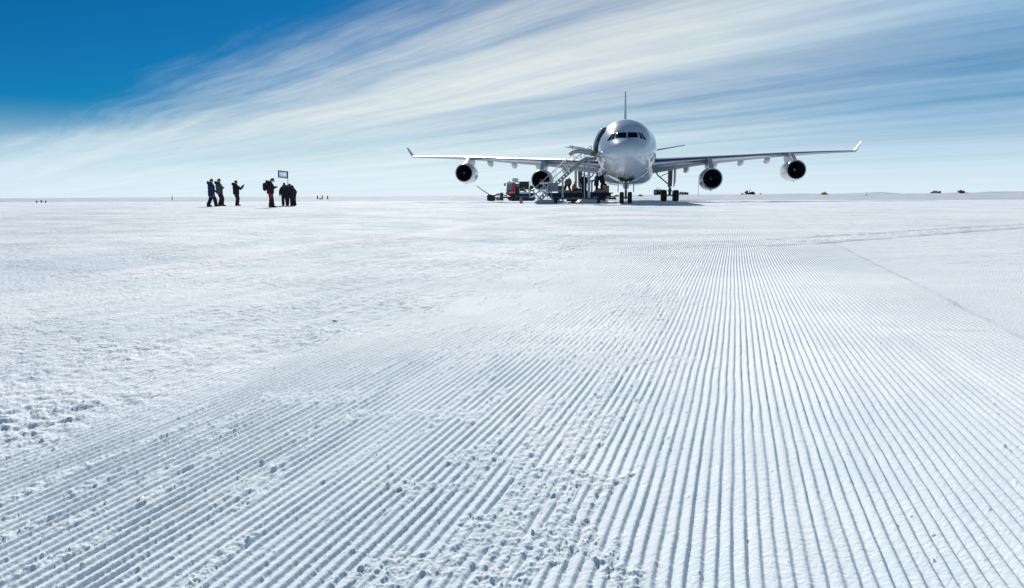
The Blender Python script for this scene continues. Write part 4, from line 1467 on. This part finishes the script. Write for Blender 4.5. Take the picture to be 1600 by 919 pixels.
# blue davit
a = on_deck(923.6, -.7)
dv = empty('hand_davit', a); tag(dv, 'blue lifting arm standing on the sled behind the tall column', 'lifting arm')
b = MB(); b.tube([(0, 0, 0), (0, 0, 1.15)], .07, 10); b.box((0, 0, .03), (.35, .35, .06), bevel=.02); b.build('post', 'navy', dv)
b = MB(); b.beam((-.18, 0, 1.10), (.42, 0, 1.32), .11, .15); b.beam((-.1, 0, .85), (.2, 0, 1.2), .06, .06); b.build('arm', 'blue', dv)

# workers on the sled
def deck_person(label, px, head, face, look, dy, base_h=1.77, **kw):
    p = on_deck(px, dy)
    h = (301.2 - head) * YD / FPX
    return person(label, p, kw.pop('height', h), -R(face), look, **kw)
G2 = 'workers on the cargo sled'
deck_person('worker in a khaki jacket and dark trousers on the sled, head bent down', 886, 273, 25, dict(jacket=KHAKI, trousers=BLK, boots=BLK, glove=GL, hat=KHAKI), -.2,
            height=1.72, lean=.62, nod=.8, group=G2, coat_hem=.82, hood=False,
            legs=[((-.20, .05, .50), (-.32, -.02, .09)), ((.18, .05, .50), (.34, .0, .09))],
            arms=[((-.28, .12, 1.13), (-.20, .28, .92)), ((.28, .12, 1.13), (.20, .28, .92))])
deck_person('worker crouching in an orange jacket on the sled', 896.3, 285, 100, dict(jacket=ORANGE, trousers=NAVYC, boots=BLK, glove=GL, hat=NAVYC), .1,
            height=1.70, pelvis_drop=.62, lean=.15, group=G2, hood=False, coat_hem=.86,
            legs=[((-.18, .34, .50), (-.14, .05, .09)), ((.18, .36, .42), (.14, .0, .09))],
            arms=[((-.30, .14, 1.10), (-.16, .36, 1.0)), ((.30, .14, 1.10), (.16, .38, 1.0))])
deck_person('worker all in black standing upright in front of the left main gear', 913.2, 271.8, 160, dict(jacket=BLK, trousers=BLK, boots=BLK, glove=GL), .4,
            group=G2, hood=False, coat_hem=.80)
deck_person('worker in a dark navy coat reaching up to help lift the white box', 931.6, 270.8, 105, dict(jacket=NAVYC, trousers=BLK, boots=BLK, glove=GL), -.10,
            group=G2, hood=False, coat_hem=.60, lean=.05,
            legs=[((-.17, .0, .50), (-.26, -.04, .09)), ((.12, .05, .50), (.16, .10, .09))],
            arms=[((-.26, .18, 1.36), (-.10, .40, 1.48)), ((.28, .16, 1.36), (.18, .40, 1.48))])
deck_person('worker in black with one foot up on the large carton, holding the white box', 941.2, 266.5, -110, dict(jacket=BLK, trousers=BLK, boots=BLK, glove=GL), .02,
            group=G2, hood=True, coat_hem=.86, lean=.22, height=2.02,
            legs=[((-.16, .16, .52), (-.14, .04, .09)), ((.10, -.34, .66), (.12, -.38, .42))],
            arms=[((-.28, .16, 1.18), (-.12, .40, 1.22)), ((.28, .16, 1.18), (.02, .40, 1.22))])
p = at(937.2, 272.4, YD - .32)
b = MB(); b.box((0, 0, 0), (.38, .42, .27), bevel=.02).mat(1).box((0, 0, .131), (.40, .44, .03), bevel=.01).box((0, -.215, 0), (.10, .02, .04))
o = b.build('white_box', ['white_plain', 'white_plain']); o.location = p
tag(o, 'bright white box held up between the two lifting workers', 'box')

# dark equipment behind the sled, and a marker in front of the groomer
g = ground_at(951, 313.6)
ys = g.y
sc_ = ys / FPX
sm = empty('snowmobile', g); tag(sm, 'low dark snowmobile with orange side panels parked beyond the end of the sled', 'snowmobile')
b = MB(); b.prism([(-1.1, 0, .16), (-1.0, 0, .48), (.2, 0, .42), (.6, 0, .18)], (0, .55, 0)); b.build('track', 'black', sm)
b = MB(); b.prism([(-1.0, 0, .50), (-.9, 0, .66), (-.1, 0, .66), (.0, 0, .50)], (0, .42, 0)); b.build('seat', 'dark_grey', sm)
b = MB(); b.prism([(-.1, 0, .22), (-.15, 0, .62), (.15, 0, .72), (.65, 0, .55), (1.0, 0, .32), (.9, 0, .2)], (0, .62, 0)); b.build('hood', 'orange', sm)
b = MB(); b.prism([(.05, 0, .66), (.12, 0, .96), (.2, 0, .96), (.4, 0, .64)], (0, .5, 0)); b.build('windshield', 'cab_glass', sm)
b = MB(); b.tube([(.0, -.36, .88), (.02, 0, .82), (.0, .36, .88)], .025, 6); b.build('handlebar', 'black', sm)
for dy in (-.45, .45):
    b = MB(); b.tube([(.2, dy, .06), (.9, dy, .05), (1.25, dy, .14), (1.35, dy, .28)], [.05, .06, .05, .03], 8); b.tube([(.7, dy, .08), (.6, dy * .5, .35)], .03, 6); b.build('ski', 'black', sm)
sm.rotation_euler.z = R(155)

g = ground_at(814.3, 318.0)
b = MB()
h = 9.6 * g.y / FPX
b.lathe([(0, .001), (0, .17), (.03 * h, .18), (.5 * h, .155), (.52 * h, .17), (.58 * h, .17), (.6 * h, .15), (.86 * h, .14), (.93 * h, .10), (.95 * h, .06), (h, .06), (h, .001)], (0, 0, 0), (0, 0, 1), 16)
o = b.build('bollard', 'tan'); o.location = g
tag(o, 'short tan marker bollard standing in the snow before the red groomer', 'bollard')

# ------------------------------------------------------------------ snow groomer
g = ground_at(803.5, 314.0)
YG = g.y
kz = .0598 * YG / FPX
gr = empty('snow_groomer', g)
tag(gr, 'red cabbed tracked snow groomer with a black front blade and loaded rear rack', 'snow groomer')
def Gm(zx, zy, y=0.0):
    return Vector(((zx - 890) * kz, y, (735 - zy) * kz))
W2 = 1.25
for dy in (-1, 1):
    b = MB()
    poly = [Gm(800, 735, dy * W2), Gm(730, 690, dy * W2), Gm(735, 640, dy * W2), Gm(800, 612, dy * W2), Gm(1360, 612, dy * W2), Gm(1420, 650, dy * W2), Gm(1415, 690, dy * W2), Gm(1350, 735, dy * W2)]
    b.prism(poly, (0, .85, 0))
    tr = b.build('track', 'black', gr)
    for q in range(6):
        b = MB(); c = Gm(810 + q * 106, 690, dy * (W2 + .43))
        b.lathe([(-.02, .02), (-.02, .20), (.03, .22), (.03, .02)], c, (0, dy, 0), 14); b.build('road_wheel', 'dark_grey', tr)
    b = MB()
    for q in range(34):
        x = 805 + q * 16.2
        b.box(Gm(x, 738, dy * W2), (.035, .86, .05)); b.box(Gm(x, 610, dy * W2), (.035, .86, .05))
    b.build('grouser_bars', 'dark_grey', tr)
b = MB(); b.box((Gm(1080, 575)), ((1400 - 740) * kz, 1.7, .42), bevel=.05); b.build('chassis', 'black', gr)
for dy in (-1, 1):
    b = MB(); b.prism([Gm(885, 600, 0), Gm(1130, 598, 0), Gm(1420, 640, 0), Gm(1420, 672, 0), Gm(1150, 660, 0), Gm(890, 628, 0)], (0, .03, 0))
    o = b.build('side_skirt', 'blue', gr); o.location.y = dy * 1.70
# cab
b = MB()
for (poly, w_) in (([Gm(672, 500), Gm(672, 570), Gm(720, 590), Gm(910, 545), Gm(912, 430), Gm(840, 432), Gm(700, 492)], 1.9),
                   ([Gm(850, 262), Gm(916, 262), Gm(912, 432), Gm(840, 434)], 1.9)):
    b.prism(poly, (0, w_, 0))
cab = b.build('cab', 'red', gr)
b = MB(); b.prism([Gm(722, 285), Gm(850, 280), Gm(840, 432), Gm(702, 490)], (0, 1.84, 0)); b.build('cab_window', 'cab_glass', cab)
b = MB()
for dy in (-.93, .93):
    b.beam(Gm(720, 280, dy), Gm(700, 492, dy), .07, .07); b.beam(Gm(702, 490, dy), Gm(840, 434, dy), .05, .06); b.beam(Gm(850, 280, dy), Gm(840, 434, dy), .06, .06)
b.build('window_frame', 'black', cab)
b = MB(); b.box(Gm(815, 262), (205 * kz, 1.95, .14), bevel=.04); b.build('roof', 'white_plain', cab)
b = MB()
for dy in (-.6, -.2, .2, .6):
    b.box(Gm(765, 240, dy), (.16, .18, .13), bevel=.03)
b.build('work_lights', 'dark_grey', cab)
b = MB()
b.box(Gm(915, 196, -.1), (145 * kz, 1.2, 82 * kz), bevel=.03)
for i in range(4):
    b.mat(1).box(Gm(870 + i * 30, 196, -.712), (.05, .02, .40))
b.build('roof_unit', ['white_plain', 'galv'], cab)
b = MB(); 
for dy in (-1.25, 1.25):
    b.box(Gm(650, 315, dy), (.12, .22, .42), bevel=.03); b.tube([Gm(660, 290, dy), Gm(722, 275, dy * .75)], .025, 6)
b.build('mirror', 'black', cab)
# plain light strip of lettering-like stripes on the door foot (unreadable in the picture)
for (x0, x1) in ((735, 760), (766, 790), (797, 832), (862, 892)):
    MB().box(Gm((x0 + x1) / 2, 520, -.953), ((x1 - x0) * kz, .012, .10)).build('door_marking', 'white_plain', cab)
# rear rack
b = MB()
b.box(Gm(1150, 520), (270 * kz, 2.2, .09))
for x in (1022, 1285):
    for dy in (-1.05, 1.05):
        b.beam(Gm(x, 520, dy), Gm(x, 245, dy), .06, .06)
for dy in (-1.05, 1.05):
    b.beam(Gm(920, 250, dy), Gm(1290, 245, dy), .06, .07); b.beam(Gm(1022, 395, dy), Gm(1285, 395, dy), .04, .05)
b.beam(Gm(1022, 247, -1.05), Gm(1022, 247, 1.05), .06, .06); b.beam(Gm(1285, 245, -1.05), Gm(1285, 245, 1.05), .06, .06)
b.build('rack', 'dark_grey', gr)
b = MB(); b.box(Gm(967, 420), (95 * kz, 1.9, 240 * kz), bevel=.05); b.build('engine_housing', 'black', gr)
b = MB(); b.box(Gm(975, 345, -1.0), (70 * kz, .06, 60 * kz), bevel=.02); b.build('vent_panel', 'cab_glass', gr)
rng = random.Random(4)
b = MB()
for i in range(11):
    x = 1045 + i * 21
    b.mat(i % 3)
    pts = [Gm(x + rng.uniform(-8, 8), 250 + rng.uniform(0, 12), -.85), Gm(x + rng.uniform(-14, 14), 320, -.9), Gm(x + rng.uniform(-10, 10), 385 + rng.uniform(0, 20), -.8)]
    b.tube(pts, [.05, .075, .05], 7)
b.build('hanging_hoses', ['black', 'dark_grey', 'black'], gr)
b = MB()
for i in range(9):
    b.mat(i % 3)
    b.box(Gm(1045 + i * 26, 440 + rng.uniform(-25, 45), rng.uniform(-.9, .3)), (rng.uniform(.18, .4), rng.uniform(.3, .6), rng.uniform(.2, .42)), Matrix.Rotation(rng.uniform(-.4, .4), 3, 'Z'), .03)
b.build('rack_load', ['dark_grey', 'alu_grey', 'card'], gr)
b = MB(); b.box(Gm(1150, 330, .5), (240 * kz, .8, 150 * kz), bevel=.06); b.build('rack_tarpaulin', 'dark_grey', gr)
b = MB(); b.box(Gm(1265, 440, -.75), (60 * kz, .5, 70 * kz), bevel=.04); b.build('white_bin', 'white_plain', gr)
b = MB(); b.tube([Gm(1300, 365, 0), Gm(1395, 365, 0)], .17, 12); b.box(Gm(1345, 440, 0), (110 * kz, 1.5, 100 * kz), bevel=.05); b.build('winch_drum', 'dark_grey', gr)
b = MB()
b.box(Gm(1350, 560, 0), (120 * kz, 2.0, .3), bevel=.05); b.build('tiller_hitch', 'black', gr)
# blade and its arms
b = MB()
rings = []
for q in np.linspace(-1, 1, 9):
    yy_ = q * 2.1
    bow = .35 * abs(q) ** 2
    rings.append([Gm(330 + dx_, zy, 0) + Vector((-bow, yy_, 0)) for dx_, zy in ((0, 735), (30, 700), (42, 660), (30, 610), (-6, 575), (-20, 578), (14, 612), (24, 660), (14, 700), (-14, 735))])
b.loft(rings)
bl = b.build('blade', 'black', gr)
for dy in (-1, 1):
    b = MB()
    b.prism([Gm(195, 600), Gm(235, 568), Gm(370, 590), Gm(385, 725), Gm(200, 728)], (0, .08, 0))
    o = b.build('blade_wing', 'black', bl); o.location.y = dy * 2.05
b = MB()
for dy in (-.7, .7):
    b.beam(Gm(350, 660, dy), Gm(760, 640, dy * .8), .18, .22); b.tube([Gm(380, 600, dy), Gm(560, 560, dy * .7), Gm(700, 610, dy * .7)], .07, 8)
b.box(Gm(565, 560, -.2), (60 * kz, 1.1, 80 * kz), bevel=.05); b.box(Gm(560, 660, -.3), (80 * kz, 1.2, 130 * kz), bevel=.06)
b.build('blade_arms', 'dark_grey', gr)
b = MB(); b.prism([Gm(430, 725, -1.1), Gm(400, 690, -1.1), Gm(520, 612, -1.1), Gm(520, 720, -1.1)], (0, .10, 0)); b.build('side_plate', 'galv', gr)
b = MB(); b.prism([Gm(330, 590, -.4), Gm(420, 545, -.4), Gm(530, 530, -.4), Gm(530, 600, -.4)], (0, .9, 0)); b.build('top_guard', 'galv', gr)
b = MB(); b.tube([Gm(240, 575, -1.9), Gm(80, 475, -1.9), Gm(-85, 352, -1.9)], [.07, .06, .045], 8); b.build('boom_pole', 'dark_grey', gr)
b = MB(); b.ball(Gm(772, 735, -1.75), .22, 8, (1, 1, .9)); b.build('snow_clod', 'white_plain', gr)
gr.rotation_euler.z = R(4)

# ------------------------------------------------------------------ far away
def far(px, py):
    g_ = ground_at(px, py); return g_, g_.y / FPX
def base_at(px, py, Y):
    v = at(px, py, Y); return Vector((v.x, Y, float(rise(v.x, Y))))

# blue workshop hut on skis with masts
Y = 380.0; k = Y / FPX
g = base_at(1029.5, 305.5, Y)
hut = empty('hut', g); tag(hut, 'dark blue cabin with thin masts on its roof, beyond the right main wheels', 'cabin')
def K(dx_, up_, dy=0): return Vector((dx_ * k, dy, up_ * k))
b = MB(); b.box(K(0, 4.6), (15 * k, 3.0, 7.2 * k), bevel=.06); b.build('walls', 'navy', hut)
b = MB(); b.box(K(1.0, 6.4, -1.52), (4.2 * k, .06, 1.5 * k)); b.build('sign_panel', 'tan', hut)
b = MB(); b.box(K(-5.6, 4.6, -1.52), (1.2 * k, .06, 5.0 * k)); b.build('door', 'galv', hut)
b = MB(); b.box(K(0, 8.3), (15.6 * k, 3.2, .3 * k)); b.build('roof', 'dark_grey', hut)
for dx_, hh in ((-4.2, 11), (-2.4, 12.4), (.2, 11.4), (2.6, 11.6)):
    b = MB(); b.tube([K(dx_, 8.3), K(dx_, hh)], .09, 6); b.build('mast', 'pole_dark', hut)
for dy in (-1, 1):
    b = MB(); b.box(K(0, .5, dy), (14 * k, .35, 1.0 * k), bevel=.05); b.build('ski', 'dark_grey', hut)

def vehicle(name, label, cat, px, py, Y, parts):
    """parts: (part name, material, [(x0, x1, z0, z1, y width)])  in picture pixels from the base point"""
    k = Y / FPX
    g = base_at(px, py, Y)
    o = empty(name, g); tag(o, label, cat)
    for (pn, mt, boxes) in parts:
        b = MB()
        for bx in boxes:
            if bx[0] == 'wheel':
                b.lathe([(-.25, .02), (-.25, bx[3] * k), (.25, bx[3] * k), (.25, .02)], (bx[1] * k, bx[4], bx[2] * k), (0, 1, 0), 14)
            elif bx[0] == 'tube':
                b.tube([(q[0] * k, 0, q[1] * k) for q in bx[1]], bx[2] * k, 6)
            elif bx[0] == 'poly':
                b.prism([(q[0] * k, 0, q[1] * k) for q in bx[1]], (0, bx[2], 0))
            else:
                x0, x1, z0, z1, wy = bx
                b.box(((x0 + x1) / 2 * k, 0, (z0 + z1) / 2 * k), ((x1 - x0) * k, wy, (z1 - z0) * k), bevel=.05)
        b.build(pn, mt, o)
    return o
vehicle('container', 'tan ribbed container lying just right of the right main wheels', 'container', 1064.4, 306, 380,
        [('body', 'tan', [('poly', [(-3.6, .2), (-3.4, 4.0), (-1.5, 5.2), (3, 4.6), (3.4, .2)], 2.4)]), ('skid', 'dark_grey', [(-3.4, 3.4, 0, .4, 1.8)])])
vehicle('truck', 'blue truck standing behind the tan container', 'truck', 1071.5, 305.2, 390,
        [('cab', 'navy', [('poly', [(-3.6, .8), (-3.5, 3.4), (-1.8, 4.9), (-.6, 4.8), (-.4, .8)], 2.3)]), ('cargo_box', 'dark_grey', [(0.2, 3.4, 1.0, 4.2, 2.4)]),
         ('chassis', 'black', [(-3.4, 3.4, .7, 1.2, 1.6)]), ('wheel', 'black', [('wheel', -2.4, .75, .75, -1.0)]), ('wheel', 'black', [('wheel', 2.2, .75, .75, -1.0)])])
vehicle('tractor', 'far dark tracked loader with red cab and raised exhaust, between the two right engines', 'loader', 1170, 305.2, 520,
        [('cab', 'dull_red', [('poly', [(-6, 1.2), (-6, 4.6), (-4.8, 6.4), (-2.2, 6.3), (-1.6, 1.2)], 2.4)]), ('cab_window', 'cab_glass', [(-5.2, -2.6, 4.4, 5.9, 2.46)]),
         ('engine_hood', 'black', [('poly', [(-1.6, 1.0), (-1.5, 2.4), (2.2, 3.8), (5.2, 4.6), (8.0, 4.0), (9, 1.0)], 2.0)]),
         ('exhaust', 'dark_grey', [('tube', [(.8, 2), (1.2, 5.5), (1.9, 8.2)], .42)]), ('track', 'black', [('poly', [(-6, 0), (-6.6, .8), (-6, 1.6), (8.6, 1.6), (9.4, .8), (8.8, 0)], 2.9)]),
         ('blade', 'black', [('poly', [(-12, .2), (-11.6, 1.8), (-9.8, 2.2), (-8.6, .2)], 3.0)]), ('push_arm', 'black', [(-10, -5, .5, 1.0, 1.8)])])
vehicle('fuel_drum', 'small dark drum on the snow right of the far loader', 'drum', 1188.3, 305.0, 520, [('body', 'black', [('tube', [(-1.0, 1.0), (1.0, 1.0)], .95)]), ('rim', 'dark_grey', [('tube', [(-1.1, 1.0), (-.9, 1.0)], 1.05)])])
vehicle('truck', 'far truck with a pale box body and red front, near the right edge', 'truck', 1462.5, 304.8, 560,
        [('cab', 'dull_red', [('poly', [(-8, .9), (-7.8, 2.6), (-6.6, 4.0), (-5.2, 4.0), (-5.0, .9)], 2.4)]), ('cargo_box', 'galv', [(-4.8, .4, 1.2, 4.6, 2.5)]),
         ('trailer', 'dark_grey', [('poly', [(2.2, .9), (2.2, 2.8), (4.0, 3.9), (6.2, 3.6), (6.4, .9)], 2.4)]), ('chassis', 'black', [(-7.6, 6.2, .6, 1.2, 1.8)])])
vehicle('bulldozer', 'far dark red bulldozer with a low sled behind, at the right edge', 'bulldozer', 1504.5, 305.2, 560,
        [('cab', 'dull_red', [('poly', [(-7.5, .8), (-7.4, 4.2), (-6, 5.6), (-3.4, 5.0), (-3.0, .8)], 2.4)]), ('engine_hood', 'black', [(-3.0, 1.4, 1.0, 4.2, 2.0)]),
         ('track', 'black', [('poly', [(-7.4, 0), (-7.8, .7), (-7.2, 1.4), (1.4, 1.4), (2, .7), (1.6, 0)], 2.8)]), ('sled_bed', 'black', [(1.6, 6.6, .4, 1.2, 2.2)])])
for (lab, px, py, wpx, hpx, mt, Y) in (('low ochre tarpaulin mound just right of the sled, left of the nose wheels', 963.5, 306.4, 9.0, 3.0, 'yellow', 260),
                                        ('low ochre tarpaulin mound right of the nose wheels', 1000.4, 306.2, 8.4, 3.2, 'yellow', 260),
                                        ('far yellow covered sled load under the outer right engine', 1287.5, 306.4, 12.0, 4.2, 'yellow', 300)):
    k = Y / FPX; g = base_at(px, py, Y)
    b = MB(); rings = []
    for q in np.linspace(-1, 1, 11):
        hh = hpx * k * (1 - abs(q) ** 2.2) ** .7 * (1 + .12 * math.sin(q * 9))
        rings.append([Vector((q * wpx / 2 * k, 1.0 * math.cos(t_) * (1 - q * q * .7), max(0, hh * math.sin(t_)))) for t_ in np.linspace(0, math.pi, 9)])
    b.loft(rings, False, False)
    o = b.build('tarpaulin_mound', mt); o.location = g
    tag(o, lab, 'mound')
def marker(lab, name, px, py, hpx, wpx, mt, cat, group=None, tilt=0.0, Y=None):
    g, k = far(px, py)
    if Y: g, k = base_at(px, py, Y), Y / FPX
    h, r_ = hpx * k, wpx * k / 2
    b = MB()
    b.lathe([(0, .001), (0, r_), (h * .04, r_ * 1.06), (h * .45, r_ * .98), (h * .5, r_ * 1.04), (h * .55, r_ * .98), (h * .93, r_ * .95), (h, r_ * .75), (h, .001)], (0, 0, 0), (0, 0, 1), 12)
    o = b.build(name, mt); o.location = g; o.rotation_euler.y = tilt
    return tag(o, lab, cat, group)
GM = 'red runway marker drums'
marker('leftmost of three dull red marker drums far out on the left', 'marker_drum', 57.5, 317.0, 3.4, 2.1, 'dull_red', 'marker', GM)
marker('middle of three dull red marker drums far out on the left', 'marker_drum', 64.8, 316.8, 4.0, 2.1, 'dull_red', 'marker', GM)
marker('rightmost of three dull red marker drums far out on the left', 'marker_drum', 71.6, 317.0, 3.2, 2.1, 'dull_red', 'marker', GM)
marker('slim red marker post right of the huddle, nearest to the flag', 'marker_post', 496.2, 311.3, 5.4, 2.0, 'dull_red', 'marker', 'red marker posts right of the huddle')
marker('red marker post standing behind the small dark heap', 'marker_post', 503.6, 311.2, 5.8, 1.8, 'dull_red', 'marker', 'red marker posts right of the huddle')
marker('slim red marker post farthest right of the huddle, apart from the heap', 'marker_post', 512.0, 311.6, 5.4, 2.0, 'dull_red', 'marker', 'red marker posts right of the huddle')
g, k = far(501.2, 311.6)
b = MB(); b.ball((0, 0, .25 * k), 2.6 * k, 8, (1.1, .7, .62)); b.mat(1).ball((1.6 * k, 0, .2 * k), 1.7 * k, 7, (1.2, .7, .5))
o = b.build('gear_heap', ['black', 'dull_red']); o.location = g
tag(o, 'small dark heap of gear at the foot of the red posts', 'heap')
def pole(lab, px, yb, yt, Y, rad, mt, flagc=None, lean_px=0):
    g = base_at(px, yb, Y); k = Y / FPX
    tp = at(px + lean_px, yt, Y) - g
    o = empty('marker_pole', g); tag(o, lab, 'pole')
    b = MB(); b.tube([(0, 0, -.2), tp], [rad, rad * .8], 8); b.build('pole', mt, o)
    if flagc:
        b = MB(); b.prism([tp, tp + Vector((-1.6 * k, 0, -.5 * k)), tp + Vector((-1.5 * k, 0, -2.0 * k)), tp + Vector((0, 0, -1.8 * k))], (0, .05, 0)); b.build('pennant', flagc, o)
pole('tall thin dark pole between the right main wheels and the inner right engine', 1090.8, 306.6, 274.5, 260, .07, 'pole_dark', lean_px=.6)
pole('short dark red stake alone on the far left skyline', 269.2, 312.4, 306.2, 190, .11, 'dull_red', lean_px=-.5)
pole('short stake with a red pennant on the far right', 1353.2, 309.6, 303.6, 230, .05, 'pole_dark', 'dull_red', lean_px=1.2)
# a scrap lying on the snow in the middle distance, and a few dark specks
g = ground_at(522.5, 504.0)
b = MB(); b.ball((0, 0, .010), .010, 6, (1.0, .7, .6)); b.ball((.010, .002, .008), .007, 5, (1.2, .8, .6))
o = b.build('dark_scrap', 'black'); o.location = g
tag(o, 'small black scrap lying on the rough snow left of the furrows', 'scrap')

# low far hills on the skyline
def hill(px0, px1, hpx, Y, seed):
    k = Y / FPX
    a, c = at(px0, 300, Y), at(px1, 300, Y)
    n = 60
    rings = []
    rr = np.random.RandomState(seed)
    ph = rr.rand(4) * 6
    for i in range(n + 1):
        q = i / n
        env = math.sin(math.pi * q) ** .7
        hh = hpx * k * env * (.62 + .2 * math.sin(q * 7 + ph[0]) + .12 * math.sin(q * 17 + ph[1]) + .06 * math.sin(q * 41 + ph[2]))
        x = a.x + (c.x - a.x) * q
        rings.append([Vector((x, Y - 160 + t_ * 40, -.5 + (hh + 1.1) * math.sin(math.pi * t_ / 8))) for t_ in range(9)])
    b = MB(); b.loft(rings, False, False)
    o = b.build('hill', HILLM); o['kind'] = 'structure'
    return o
HILLM = principled('far_hill', (0.50, 0.55, 0.63), .9, noise=.25, nscale=.01)
hill(1325, 1395, 3.4, 3200, 1)
hill(1480, 1640, 3.6, 3600, 2)
hill(1175, 1300, 1.2, 3400, 3)
hill(600, 760, 1.4, 3400, 4)
